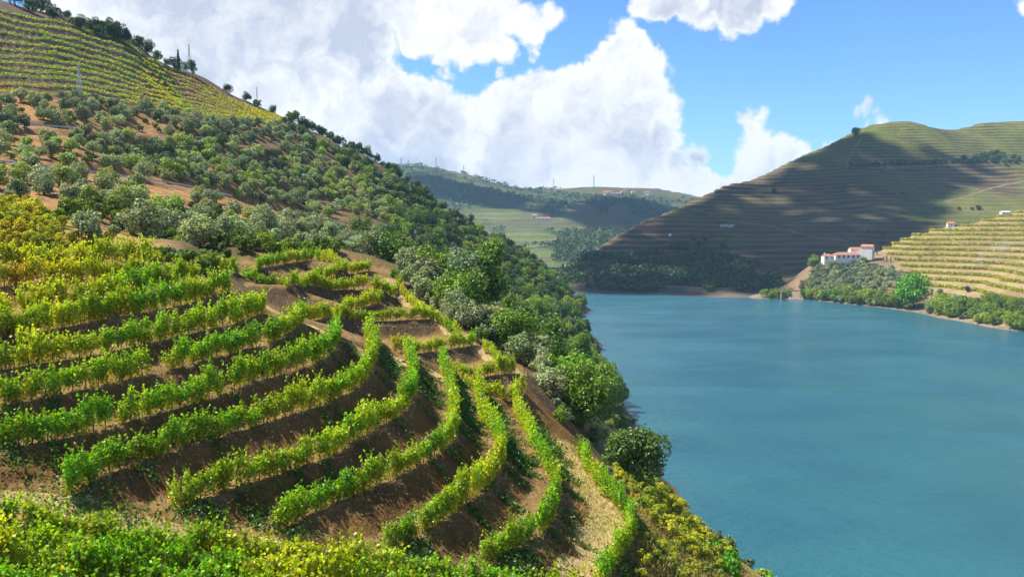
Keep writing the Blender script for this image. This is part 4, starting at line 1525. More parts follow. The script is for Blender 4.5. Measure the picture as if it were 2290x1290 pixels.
SPUR = [(900, 'in the woods just below the road bend'), (1000, 'in the spur woods above the pale track head'), (1090, 'on the upper middle of the wooded spur'), (1180, 'on the lower middle of the wooded spur'), (9999, 'at the river end of the wooded spur')]
n1_ = scatter([(-20, 222), (200, 228), (450, 275), (640, 290), (720, 330), (690, 345), (520, 322), (300, 306), (-20, 284)], 90,
              [('olive_tree', 'olive', 6), ('olive_tree', 'olived', 4), ('shrub', 'shr', 2)], (.8, 1.2), 'plants above the upper road',
              [(150, 'above the upper road, left of the pale mast'), (330, 'above the upper road, just right of the pale mast'), (500, 'above the upper road, mid-slope under the high vineyard'), (9999, 'above the upper road near the high vineyard tip')], gap=.66, keep=off_road)
n2_ = scatter([(180, 300), (500, 326), (740, 345), (870, 405), (905, 470), (860, 500), (700, 480), (560, 450), (430, 415), (250, 370)], 330,
              [('olive_tree', 'olive', 7), ('olive_tree', 'oliveg', 5), ('olive_tree', 'olived', 2), ('oak_tree', 'oakd', .5), ('oak_tree', 'oaky', .6)], (.65, 1.05), 'plants between the two hill roads',
              [(330, 'between the roads, straight above the guardrail'), (450, 'between the roads above the right end of the guardrail'), (600, 'in the middle of the slope between the roads'), (740, 'above the cliff left of the road bend'), (9999, 'on the steep shoulder above the white sign board')], gap=.5, keep=off_road)
scatter([(200, 226), (450, 270), (650, 286), (715, 325), (660, 318), (450, 292), (200, 250)], 60, [('olive_tree', 'olived', 3), ('shrub', 'shr', 2), ('olive_tree', 'olive', 2), ('shrub', 'oaky', 1)], (.6, 1.0), 'edge of the high vineyard',
        [(380, 'along the lower left edge of the high vineyard'), (9999, 'along the lower right edge of the high vineyard')], gap=.5)
n3_ = scatter([(-20, 292), (190, 305), (250, 372), (430, 420), (250, 395), (-20, 362)], 34, [('olive_tree', 'olive', 6), ('olive_tree', 'oliveg', 3), ('shrub', 'shr', 3)], (.75, 1.1), 'plants at the left between the two roads',
              [(110, 'on the rust slope between the roads at the left edge'), (9999, 'on the rust slope above the left half of the guardrail')], gap=.8, keep=off_road)
n4_ = scatter([(-20, 382), (200, 408), (430, 440), (680, 505), (640, 530), (500, 512), (250, 480), (-20, 440)], 40, [('olive_tree', 'olive', 6), ('olive_tree', 'oliveg', 3)], (.65, 1.0), 'olives below the guardrail',
              [(160, 'below the guardrail near the left edge'), (340, 'below the guardrail, above the dark shrub belt'), (9999, 'below the guardrail on the way to the road bend')], keep=off_road, gap=.9)
# dark shrubs and scrub belt
scatter([(120, 470), (260, 440), (480, 470), (520, 505), (330, 500), (160, 505)], 60, [('shrub', 'shr', 5), ('shrub', 'oaky', 1.5)], (.7, 1.3), 'shrub belt above the lower road',
        [(260, 'in the dark belt behind the broad silvery olive'), (380, 'in the dark belt behind the slim silvery olive'), (9999, 'in the dark belt nearest the road bend')], gap=.6)
scatter([(240, 535), (500, 530), (760, 540), (770, 572), (640, 565), (430, 575), (330, 585)], 110, [('shrub', 'shr', 5), ('shrub', 'oaky', 2.5), ('olive_tree', 'olive', 1.2), ('shrub', 'olived', 1)], (.6, 1.3), 'scrub below the lower road', lo=84, where=[(400, 'on the scrub slope behind the sandy clearing'), (560, 'on the scrub slope above the far block of vines'), (9999, 'on the scrub slope over the topmost far vine row')], gap=.56)
scatter([(310, 520), (560, 525), (720, 500), (760, 530), (740, 555), (560, 545)], 30, [('olive_tree', 'olive', 3), ('olive_tree', 'olived', 1)], (.7, 1.1), 'olives beside the lower road',
        [(500, 'beside the lower road, left half'), (9999, 'beside the lower road below the bend')], gap=.66)
scatter([(325, 575), (420, 572), (520, 572), (520, 600), (445, 614), (425, 586), (330, 588)], 60, [('shrub', 'shr', 4), ('shrub', 'oaky', 2), ('shrub', 'olived', 1), ('broom_shrub', 'broomg', 1)], (.35, .75), 'scrub behind the sandy clearing',
        [(425, 'right behind the sandy clearing'), (9999, 'in the hollow left of the topmost far vine row')], gap=.55, lo=66)
# yellow broom mound
scatter([(-60, 466), (60, 462), (125, 500), (130, 520), (60, 545), (-60, 545)], 85, [('broom_shrub', 'broom', 5), ('broom_shrub', 'broomg', 2.5)], (.6, 1.1), 'broom on the mound',
        [(50, 'on the mound at the left edge'), (9999, 'on the right shoulder of the yellow mound')], gap=.5)
scatter([(0, 530), (140, 532), (240, 548), (240, 556), (0, 552)], 34, [('broom_shrub', 'broomg', 3), ('broom_shrub', 'broom', 2)], (.4, .75), 'broom tufts at the foot of the mound',
        [(110, 'low at the foot of the yellow mound'), (9999, 'low at the mound foot in front of the silvery olive')], gap=.55)
# woods on the spur
scatter([(880, 622), (960, 676), (1010, 712), (1070, 755), (1130, 790), (1200, 832), (1228, 880), (1262, 960), (1300, 960), (1250, 860), (1180, 780), (1080, 715), (1000, 660), (930, 615)], 85,
        [('olive_tree', 'olive', 5), ('shrub', 'oakb', 2), ('shrub', 'olived', 2), ('oak_tree', 'oakb', 1), ('oak_tree', 'oak', 1.2)], (.55, .95), 'bushy edge of the pale track',
        [(980, 'right beside the upper pale track'), (1090, 'right beside the middle of the pale track'), (9999, 'right beside the lower pale track')], gap=.5, lo=60)
KW = [('oak_tree', 'oak', 5), ('oak_tree', 'oakd', 4), ('oak_tree', 'oaky', 2), ('oak_tree', 'oakb', 1.6), ('olive_tree', 'olived', 1.5)]
scatter([(870, 640), (1000, 705), (1190, 820), (1240, 900), (1300, 880), (1330, 830), (1300, 760), (1250, 720), (1100, 690), (950, 620)], 95,
        [('oak_tree', 'oak', 3), ('oak_tree', 'oakb', 3), ('oak_tree', 'oaky', 1.5), ('olive_tree', 'olive', 3), ('poplar_tree', 'poplar', 1.2), ('oak_tree', 'olived', 1)], (.6, 1.0), 'gully woods',
        [(960, 'in the gully beside the upper pale track'), (1080, 'in the gully beside the middle of the pale track'), (1200, 'in the gully below the end of the pale track'), (9999, 'in the gully mouth above the water')], gap=.52, lo=112)
scatter([(1240, 730), (1312, 700), (1312, 760), (1345, 830), (1400, 900), (1340, 930), (1270, 850)], 60,
        [('oak_tree', 'oak', 3), ('oak_tree', 'oakb', 3), ('oak_tree', 'oaky', 1.5), ('poplar_tree', 'poplar', 1.6), ('oak_tree', 'oakd', 2)], (.7, 1.1), 'waterside woods of the spur',
        [(1290, 'by the water in the lee of the spur'), (9999, 'by the water behind the big leafy tree')], gap=.5, lo=135)
scatter([(760, 545), (870, 525), (900, 545), (960, 600), (1000, 690), (880, 612), (800, 580)], 70, [('olive_tree', 'olive', 4), ('oak_tree', 'oak', 3), ('oak_tree', 'oaky', 1), ('oak_tree', 'oakd', 2)], (.6, 1.05), 'woods under the road bend',
        [(840, 'behind the topmost far vine row'), (900, 'behind the head of the pale track'), (9999, 'in the hollow right of the pale track head')], gap=.52, lo=130)
scatter([(870, 500), (900, 480), (1000, 500), (1060, 515), (1160, 570), (1260, 640), (1312, 688), (1300, 720), (1250, 740), (1100, 690), (960, 600), (880, 540)], 230, KW, (.75, 1.25), 'woods on the river spur', SPUR, gap=.48, lo=200)
scatter([(640, 286), (700, 320), (760, 335), (870, 392), (960, 458), (1060, 516), (1000, 505), (880, 480), (820, 420), (740, 350)], 95, [('oak_tree', 'oakd', 3), ('oak_tree', 'oak', 3), ('olive_tree', 'olive', 3), ('olive_tree', 'oliveg', 2)], (.6, 1.0), 'trees along the falling crest',
        [(760, 'on the crest right of the high vineyard tip'), (880, 'on the falling crest where the distant ridge appears'), (9999, 'on the lower crest above the wooded spur')], gap=.5, lo=300)
for px in np.arange(655, 1300, 10.0):
    px += random.uniform(-4, 4)
    i = int(np.argmin(np.abs(G.u - us(px, 500)[0])))
    Sx = np.where(G.y > 300, (G.Z[i] - EYE) / G.y, -9)
    j = int(np.argmax(Sx))
    kd_, tt = random.choice([('oak_tree', 'oakd'), ('oak_tree', 'oak'), ('olive_tree', 'olived'), ('oak_tree', 'oakd')])
    plant(kd_, G.Xw[i, j], G.y[j] + 1, G.Z[i, j] - .4, random.uniform(.5, .95), tt, '%s %s on the skyline %s' % (TWORD[tt], 'bushy tree' if kd_ == 'oak_tree' else 'olive tree',
          'right of the high vineyard tip' if px < 760 else 'above the olive shoulder' if px < 900 else 'against the distant hills' if px < 1100 else 'running down to the river'), 'tree', 'trees on the skyline of the near hill', parts=False)
one_plant('poplar_tree', 1053, 530, 30, 'oakd', 'tall dark tree on the crest of the wooded spur against the distant hills', 'tree')
# waterline trees
for i, (a, d) in enumerate(((1296, 600), (1290, 560), (1296, 520), (1305, 480), (1312, 440), (1322, 410), (1335, 380), (1355, 350), (1370, 330), (1385, 310))):
    u = (a - CX) / FPX
    x = u * d
    z = float(G.height(x, d))
    plant('oak_tree', x, d, max(z, 0.1), random.uniform(.7, 1.1), random.choice(['oak', 'oakb', 'oakd']), 'leafy tree at the waterline along the foot of the spur', 'tree', 'waterline trees of the spur', parts=False)
one_plant('poplar_tree', 1300, 840, 62, 'poplar', 'upright bright green tree at the foot of the wooded gully', 'tree', lo=130)
one_plant('oak_tree', 1180, 790, 62, 'oakb', 'round light green tree standing clear in the gully', 'tree', lo=130)
one_plant('olive_tree', 935, 668, 64, 'olive', 'silvery olive beside the head of the pale track', 'tree', lo=84)
one_plant('olive_tree', 1018, 722, 60, 'olive', 'rounded silvery olive beside the middle of the pale track', 'tree', lo=84)
one_plant('olive_tree', 985, 692, 56, 'olive', 'silvery olive between two others along the pale track', 'tree', lo=84)
one_plant('shrub', 1064, 760, 40, 'oak', 'dark green bush beside the pale track', 'bush', lo=84)
# broom slope beside the river path
scatter([(1400, 1040), (1500, 1105), (1560, 1180), (1640, 1250), (1560, 1250), (1470, 1180), (1410, 1110), (1370, 1060)], 150, [('broom_shrub', 'broom', 4), ('broom_shrub', 'broomg', 6), ('shrub', 'oaky', 1)], (.5, .95), 'broom above the river',
        [(1440, 'on the slope just under the leaning riverside tree'), (1510, 'on the slope right of the path-side vine row'), (9999, 'along the outer edge of the slope against the water')], gap=.56)
scatter([(1425, 1190), (1560, 1240), (1640, 1290), (1430, 1290)], 60, [('broom_shrub', 'broomg', 2), ('shrub', 'oaky', 1)], (.4, .7), 'low tufts on gold grass', [(9999, 'on the burnt-gold grass by the bottom edge')], gap=.9)

# bushes on the steep face that falls to the water
r = np.random.default_rng(444)
for _ in range(150):
    y = r.uniform(75, 300)
    x = r.uniform(18, 42)
    z = float(G.height(x, y))
    if .2 < z < 24 and not any((x - a) ** 2 + (y - b) ** 2 < (2.2 + c) ** 2 * .5 for a, b, c in TAKEN[-700:]):
        TAKEN.append((x, y, 1.8))
        plant('shrub', x, y, z - .1, r.uniform(.9, 1.9), str(r.choice(['shr', 'oaky', 'oakb', 'olived'])), 'bush on the steep face dropping to the near waterline', 'bush', 'bushes on the steep river face')

# ------------------------------------------------------------------ far bank plants
scatter([(1790, 645), (1830, 600), (1900, 590), (1960, 600), (2050, 620), (2030, 650), (1900, 656), (1800, 655)], 170, [('olive_tree', 'olived', 4), ('olive_tree', 'olive', 3)], (1.1, 1.6), 'olive grove below the estate',
        [(1860, 'in the far grove left of the white estate'), (1930, 'in the far grove straight below the long white house'), (9999, 'in the far grove towards the vivid plane tree')], f=K, gap=.55, parts_under=0)
FB = [('oak_tree', 'oakb', 4), ('oak_tree', 'oaky', 5), ('oak_tree', 'oak', 2), ('olive_tree', 'olive', 1)]
scatter([(1800, 668), (1900, 664), (2010, 676), (2010, 691), (1900, 680), (1790, 672)], 44, FB, (1.0, 1.7), 'far waterline fringe', [(1880, 'at the far waterline right of the masonry landing'), (9999, 'at the far waterline left of the plane tree')], f=K, gap=.45, parts_under=0)
scatter([(2070, 690), (2150, 685), (2290, 690), (2290, 740), (2200, 726), (2080, 703)], 60, FB, (1.0, 1.7), 'fringe at the right edge', [(2160, 'at the far waterline right of the plane tree'), (9999, 'on the far bank at the right edge')], f=K, gap=.5, parts_under=0)
scatter([(1690, 665), (1770, 655), (1770, 668), (1700, 669)], 12, FB, (.7, 1.1), 'fringe by the landing', [(9999, 'at the far waterline left of the masonry landing')], f=K, gap=.55, parts_under=0)
one_plant('plane_tree', 2042, 688, 82, 'plane', 'single big bright green plane tree on the far bank', 'tree', f=K)
one_plant('oak_tree', 1819, 600, 34, 'oakb', 'round green tree left of the white estate', 'tree', f=K)
one_plant('oak_tree', 1882, 586, 14, 'oakb', 'clipped round tree in front of the long white house', 'tree', f=K, parts=False)
one_plant('shrub', 1930, 588, 26, 'oakb', 'green hedge bush in front of the tall white building', 'bush', f=K, parts=False)
one_plant('olive_tree', 2102, 660, 18, 'olived', 'dark bush right of the plane tree by the terraces', 'bush', f=K, parts=False)
one_plant('olive_tree', 2163, 652, 18, 'oakd', 'dark bush at the foot of the bare bluff', 'bush', f=K, parts=False)
for a, b, w_ in ((1731, 432, 14), (1551, 540, 14), (1577, 540, 14), (1617, 555, 18), (2110, 515, 6), (1576, 475, 6), (2145, 470, 10), (2174, 470, 9), (2188, 470, 14), (2018, 436, 10), (1900, 520, 9), (1940, 522, 9), (1975, 528, 10), (1430, 575, 14)):
    one_plant('oak_tree', a, b, w_, 'oakd', 'lone dark tree dotted on the big shaded hill', 'tree', f=H, group='lone trees on the shaded hill', parts=False)
one_plant('oak_tree', 1914, 304, 22, 'oakd', 'dark spreading tree on the shoulder of the big hill', 'tree', f=H, parts=False)
scatter([(2150, 360), (2230, 345), (2290, 360), (2290, 372), (2200, 365), (2150, 368)], 30, [('oak_tree', 'oakd', 3)], (.9, 1.4), 'tree clump high on the big hill', [(9999, 'in the clump high on the big hill')], f=H, gap=.6, parts_under=0)
scatter([(1900, 372), (2190, 358), (2190, 364), (1900, 378)], 40, [('oak_tree', 'oakd', 3)], (.5, .9), 'hedge line across the big hill', [(9999, 'in the hedge line crossing the big hill')], f=H, gap=.8, parts_under=0)


build_plants()


def stuff_crowns(name, pos, rad, per, size, tint, seed, kindmat=None):
    """a far wood that reads as one mass"""
    r = np.random.default_rng(seed)
    n = len(pos)
    c = np.repeat(pos, per, 0)
    R_ = np.repeat(rad, per)
    d = r.normal(size=(len(c), 3))
    d[:, 2] = np.abs(d[:, 2]) * .9 - .1
    d /= np.linalg.norm(d, axis=1, keepdims=True)
    p = c + d * R_[:, None] * r.uniform(.7, 1.05, (len(c), 1))
    p[:, 2] += R_ * .5
    V, f = leaf_quads(p, d + r.normal(size=d.shape) * .5, np.repeat(rad, per) * size, r, 1.2)
    o = link(name, npmesh(name, V, f, kindmat or M_TREE))
    o.color = (*tint, 1)
    o['kind'] = 'stuff'
    return o


# woods at the foot of the big hill
P_ = []
r = np.random.default_rng(31)
while len(P_) < 1100:
    px, py = r.uniform(1255, 1740), r.uniform(545, 652)
    if py < np.interp(px, [1255, 1310, 1400, 1500, 1560, 1640, 1700, 1740], [610, 575, 580, 560, 552, 585, 600, 620]) - 3:
        continue
    h = H.hit(px, py)
    if h and h[2] > 1.0 and fbm(np.array(h[0] / 25), np.array(h[1] / 25), 95) > -0.22:
        P_.append(h)
stuff_crowns('woodland', np.array(P_), r.uniform(2.0, 4.6, len(P_)), 26, 0.55, (0.062, 0.105, 0.034), 32)
P_, R2 = [], []
k = np.argwhere((wd > .6) & (D3.Z > 4))
k = k[r.choice(len(k), 5200)]
stuff_crowns('woodland', np.stack([D3.Xw[k[:, 0], k[:, 1]], D3.Y[k[:, 0], k[:, 1]], D3.Z[k[:, 0], k[:, 1]]], -1), r.uniform(3, 6.5, len(k)), 14, 0.5, (0.05, 0.085, 0.03), 33)

# vine rows on the knoll: follow every bench lip
php = kph
LEVELS_ = 'first second third fourth fifth sixth seventh eighth ninth tenth eleventh twelfth thirteenth fourteenth fifteenth sixteenth seventeenth eighteenth nineteenth twentieth'.split()
for lev in range(2, 22):
    seg = []
    for i in range(0, len(K.u), 1):
        j = np.argmax(php[i] >= lev + 0.12)
        if php[i, j] >= lev + 0.12 and tk[i, j] > .6 and j > 0:
            seg.append((K.Xw[i, j], K.Y[i, j], K.Z[i, j], i))
    if len(seg) < 12:
        continue
    run = [seg[0]]
    pc = 0
    for q in seg[1:] + [None]:
        if q is not None and q[3] - run[-1][3] <= 12 and abs(q[1] - run[-1][1]) < 30:
            run.append(q)
            continue
        if len(run) > 8:
            L = dens(np.array(run)[:, :3], 0.6)
            rr = np.random.default_rng(lev)
            L = L[rr.random(len(L)) < .9]
            P3 = np.repeat(L, 12, 0)
            P3 += np.c_[rr.normal(0, .4, len(P3)), rr.uniform(-.8, 4.5, len(P3)), rr.uniform(.2, 2.1, len(P3))]
            P3[:, 2] = np.maximum(P3[:, 2], K.height(P3[:, 0], P3[:, 1]) + .1)
            o_ = P3.mean(0)
            V, f = leaf_quads(P3 - o_, rr.normal(size=P3.shape) + np.array([0, -.2, .8]), 0.95, rr, 1.2)
            ob = link('vine_row', npmesh('vine_row', V, f, M_VINE), None, tuple(o_))
            ob.color = (*(vine_tint(rr.uniform(.25, .5)) * .8), 1)
            tag(ob, 'thin vine row on the far knoll, %s terrace level from its foot, %s stretch' % (LEVELS_[lev - 2], ['first', 'second', 'third', 'fourth', 'fifth', 'sixth'][min(5, pc)]), 'vine row', 'vine rows on the far knoll')
            pc += 1
        run = [q] if q is not None else []

# ------------------------------------------------------------------ ground litter: dry grass, stones, creepers
gp = []


def along(line, n, spread, seed):
    r = np.random.default_rng(seed)
    q = line[r.integers(0, len(line), n)].copy()
    q[:, 0] += r.normal(0, spread, n)
    q[:, 1] += r.normal(0, spread, n)
    q[:, 2] = G.height(q[:, 0], q[:, 1])
    return q


sl_ = []
r = np.random.default_rng(123)
while len(sl_) < 5000:
    a_, b_ = r.uniform(1400, 1680), r.uniform(1050, 1320)
    if inpoly(a_, b_, [(1390, 1050), (1500, 1110), (1580, 1200), (1680, 1290), (1660, 1320), (1420, 1320), (1430, 1180)]):
        h = G.hit(a_, b_)
        if h:
            sl_.append(h)
gp = [np.repeat(np.array(sl_), 3, 0) + r.normal(0, .18, (15000, 3)) * np.array([1, 1, .1]), along(W['path'], 9000, .9, 1), along(W['strip'], 7000, .6, 2), along(W['track'], 3000, .9, 3)]
for i, k in enumerate(order):
    gp.append(along(W[k], 800, .4, 10 + i))
r = np.random.default_rng(77)
gp = np.vstack(gp)
hh = r.uniform(.06, .26, len(gp))
dx = r.normal(0, .10, (len(gp), 2))
a_ = r.uniform(0, 6.28, len(gp))
wv_ = np.c_[np.cos(a_), np.sin(a_), 0 * a_] * .035
V = np.stack([gp - wv_ - [0, 0, .02], gp + wv_ - [0, 0, .02], gp + np.c_[dx, hh]], 1).reshape(-1, 3)
o = link('dry_grass', npmesh('dry_grass', V, np.arange(len(V)).reshape(-1, 3), M_GRASS))
o['kind'] = 'stuff'

# stones along the lips of the banks
r = np.random.default_rng(78)
ico = np.array([(0, 0, 1), (.9, 0, .1), (.28, .85, 0), (-.72, .53, .1), (-.72, -.53, 0), (.28, -.85, .1), (0, 0, -.8)])
icf = np.array([(0, 1, 2), (0, 2, 3), (0, 3, 4), (0, 4, 5), (0, 5, 1), (6, 2, 1), (6, 3, 2), (6, 4, 3), (6, 5, 4), (6, 1, 5)])
sp = []
for k in order + porder:
    L = LIPS[k]
    n = int(len(L) * 9)
    q = L[r.integers(0, len(L), n)].copy()
    q[:, :2] += r.normal(0, .22, (n, 2))
    q[:, 2] = G.height(q[:, 0], q[:, 1])
    sp.append(q)
for k in order + porder:
    L = LIPS[k]
    n = int(len(L) * 22)
    q = L[r.integers(0, len(L), n)].copy()
    q[:, :2] += r.normal(0, 1.0, (n, 2))
    q[:, 2] = G.height(q[:, 0], q[:, 1]) - .01
    sp.append(q)
sp = np.vstack(sp)
sz = r.uniform(.02, .085, len(sp)) * r.uniform(.6, 1.3, len(sp))
V = (sp[:, None, :] + ico[None] * sz[:, None, None] * r.uniform(.5, 1.4, (len(sp), 7, 3)))
f = (icf[None] + 7 * np.arange(len(sp))[:, None, None]).reshape(-1, 3)
o = link('rubble', npmesh('rubble', V.reshape(-1, 3), f, M_STONE))
o['kind'] = 'stuff'

# creepers and weeds rooted on the banks
r = np.random.default_rng(79)
cp = []
for k, n in (('E', 5), ('F', 9), ('G', 16), ('H', 24), ('I', 40), ('J', 64), ('K', 60), ('L', 24)):
    w = W[k]
    nrm, dd, _ = downhill(w[::2], W[low_of[k]] if k in low_of else w + np.array([6., -1, 0]))
    for _ in range(n):
        far_end = k in 'IJK' and r.random() < .72
        i = int((r.uniform(.5, .98) if far_end else r.uniform(0, 1)) * (len(nrm) - 1))
        base = w[::2][i]
        m_ = int(r.integers(40, 150))
        run_ = r.uniform(.5, 2.2)
        t_ = r.random(m_)
        q = np.zeros((m_, 3))
        q[:, :2] = base[:2] + nrm[i] * (0.4 + run_ * t_)[:, None] + r.normal(0, .12 + .28 * r.random(), (m_, 2))
        q[:, 2] = G.height(q[:, 0], q[:, 1]) + r.uniform(.03, .3, m_)
        cp.append(q)
# trailing masses at the drooping row ends
for (px, py, n, sp_) in ((190, 1110, 420, .9), (60, 1020, 420, 1.1), (915, 1235, 700, 1.0), (1130, 1262, 500, 1.1), (640, 1195, 260, .7), (430, 1150, 220, .6), (270, 1160, 260, 1.0), (1180, 1270, 500, 1.2)):
    h = G.hit(px, py)
    q = np.zeros((n, 3))
    q[:, :2] = np.array(h[:2]) + r.normal(0, sp_, (n, 2))
    q[:, 2] = G.height(q[:, 0], q[:, 1]) + r.uniform(.03, .45, n)
    cp.append(q)
cp = np.vstack(cp)
V, f = leaf_quads(cp, r.normal(size=cp.shape) + np.array([.2, -.2, .8]), .13, r, 1.2)
o = link('creepers', npmesh('creepers', V, f, M_WEED))
o['kind'] = 'stuff'

# ------------------------------------------------------------------ roadside: guardrails, wall, signs
def guardrail(line, off, label):
    t = np.gradient(line[:, :2], axis=0)
    n = np.stack([t[:, 1], -t[:, 0]], -1)
    n /= np.linalg.norm(n, axis=1, keepdims=True)
    if n[:, 1].mean() > 0:
        n = -n
    q = line.copy()
    q[:, :2] += n * off
    root = link('guardrail', None, None, tuple(q[len(q) // 2]))
    tag(root, label, 'guardrail', None)
    o = np.array(root.location)
    mb = MB()
    prof = [(-.02, .42), (.05, .50), (-.02, .58), (.05, .66), (-.02, .74)]
    for (a, z0), (b, z1) in zip(prof[:-1], prof[1:]):
        A_ = np.c_[q[:, :2] + n * a, q[:, 2] + z0 + .2] - o
        B_ = np.c_[q[:, :2] + n * b, q[:, 2] + z1 + .2] - o
        V = np.vstack([A_, B_])
        k = len(A_)
        mb.add(V, [(i, i + 1, k + i + 1, k + i) for i in range(k - 1)])
    link('rail', mb.mesh('rail', M_STEEL), root)
    mb = MB()
    mb.box((0, 0, .4), (.12, .14, 1.1))
    pm = mb.mesh('rail_post', M_STEEL)
    for p in dens(q, 4.0):
        link('post', pm, root, tuple(p - o + np.array([0, .1, .1])))
    return root


g1 = RW['road']
guardrail(g1[(g1[:, 1] > 160) & (g1[:, 1] < 245)], 2.0, 'long galvanised guardrail along the lower hill road')
g1b = g1[(g1[:, 1] > 270) & (g1[:, 1] < 300)]
guardrail(g1b, 2.0, 'short guardrail at the road bend before the white sign board')
g2 = RW['upper']
guardrail(g2[(g2[:, 1] > 190) & (g2[:, 1] < 240)], 1.7, 'guardrail of the upper road near the left edge')
guardrail(g2[(g2[:, 1] > 284) & (g2[:, 1] < 306)], 1.7, 'short guardrail of the upper road among olives in the middle of the slope')


def board(px, py, d, w, h_, label, post=1.2, rz=0.0, mat=M_SIGNW, red=False):
    p = at(px, py, d)
    root = link('road_sign', None, None, tuple(p), (0, 0, rz))
    tag(root, label, 'sign')
    mb = MB()
    mb.box((0, 0, 0), (w, .08, h_))
    link('board', mb.mesh('board', mat), root)
    mb = MB()
    for s in (-.35, .35):
        mb.box((s * w, .09, -h_ / 2 - post / 2 + .3), (.1, .1, post + .6))
    link('frame', mb.mesh('frame', M_STEEL), root)
    if red:
        mb = MB()
        mb.box((-w * .1, -.05, 0), (w * .35, .02, h_ * .5))
        link('panel', mb.mesh('panel', M_TILE), root)
    return root


board(862, 508, 301, 1.7, 1.9, 'white road sign board at the bend below the cliff')
board(852, 511, 299, 1.5, .9, 'small white sign with a red panel left of the white board', red=True)
board(929, 518, 310, .5, 1.0, 'tiny white roadside marker right of the sign boards', post=.8)


# ------------------------------------------------------------------ pylons and masts
def pylon(p, hgt, wid, label, arms=((.9, 1.0),), group=None, bars=8, thick=.12):
    root = link('lattice_mast', None, None, tuple(p))
    tag(root, label, 'pylon', group)
    mb = MB()
    for sx, sy in ((-1, -1), (1, -1), (1, 1), (-1, 1)):
        mb.tube([(sx * wid, sy * wid, -1), (sx * wid * .12, sy * wid * .12, hgt)], thick, 4)
    link('leg_frame', mb.mesh('leg_frame', M_PYLON), root)
    mb = MB()
    for i in range(bars):
        a, b = i / bars, (i + 1) / bars
        wa, wb = wid * (1 - .88 * a), wid * (1 - .88 * b)
        s = 1 if i % 2 else -1
        for (x0, y0), (x1, y1) in (((-s, -1), (s, -1)), ((-s, 1), (s, 1)), ((-1, -s), (-1, s)), ((1, -s), (1, s))):
            mb.tube([(x0 * wa, y0 * wa, a * hgt), (x1 * wb, y1 * wb, b * hgt)], thick * .6, 3)
    link('bracing', mb.mesh('bracing', M_PYLON), root)
    for z, w in arms:
        mb = MB()
        mb.tube([(-w, 0, z * hgt), (0, 0, z * hgt + .25), (w, 0, z * hgt)], thick * .8, 4)
        link('cross_arm', mb.mesh('cross_arm', M_PYLON), root)
    return root


h = G.hit(178, 213)
pylon(h, 66 * h[1] / FPX, .75, 'pale lattice mast standing at the foot of the high vineyard', (), thick=.07, bars=12)
h = G.hit(424, 172, 300)
pylon(h, 70 * h[1] / FPX, .8, 'lattice mast with a cross arm beside the skyline conifer', ((.88, 1.4), (.72, .5)), thick=.06, bars=10)
h = G.hit(575, 238, 300)
pylon(h, 42 * h[1] / FPX, .5, 'thin mast on the skyline right of the conifer', ((.8, .6),), thick=.045)
for px, tp, lab in ((898, 352, 'leftmost pylon on the distant ridge, behind the near slope'), (974, 353, 'pylon on the rounded top of the distant ridge'), (1037, 371, 'short pylon right of the rounded distant top'),
                    (1239, 399, 'pylon over the middle of the distant ridge'), (1329, 393, 'pylon on the distant ridge nearest to the hill village'), (914, 358, 'stubby double pylon on the distant ridge beside bushes')):
    i = int(np.argmin(np.abs(D3.u - us(px, 400)[0])))
    Sx = (D3.Z[i] - EYE) / D3.y
    j = int(np.argmax(Sx))
    zt = EYE + us(px, tp)[1] * D3.y[j]
    pylon((D3.Xw[i, j], D3.y[j], D3.Z[i, j] - 1), zt - D3.Z[i, j] + 1, 2.2, lab, ((.95, 3), (.8, 4), (.65, 3)), thick=.33, bars=6)


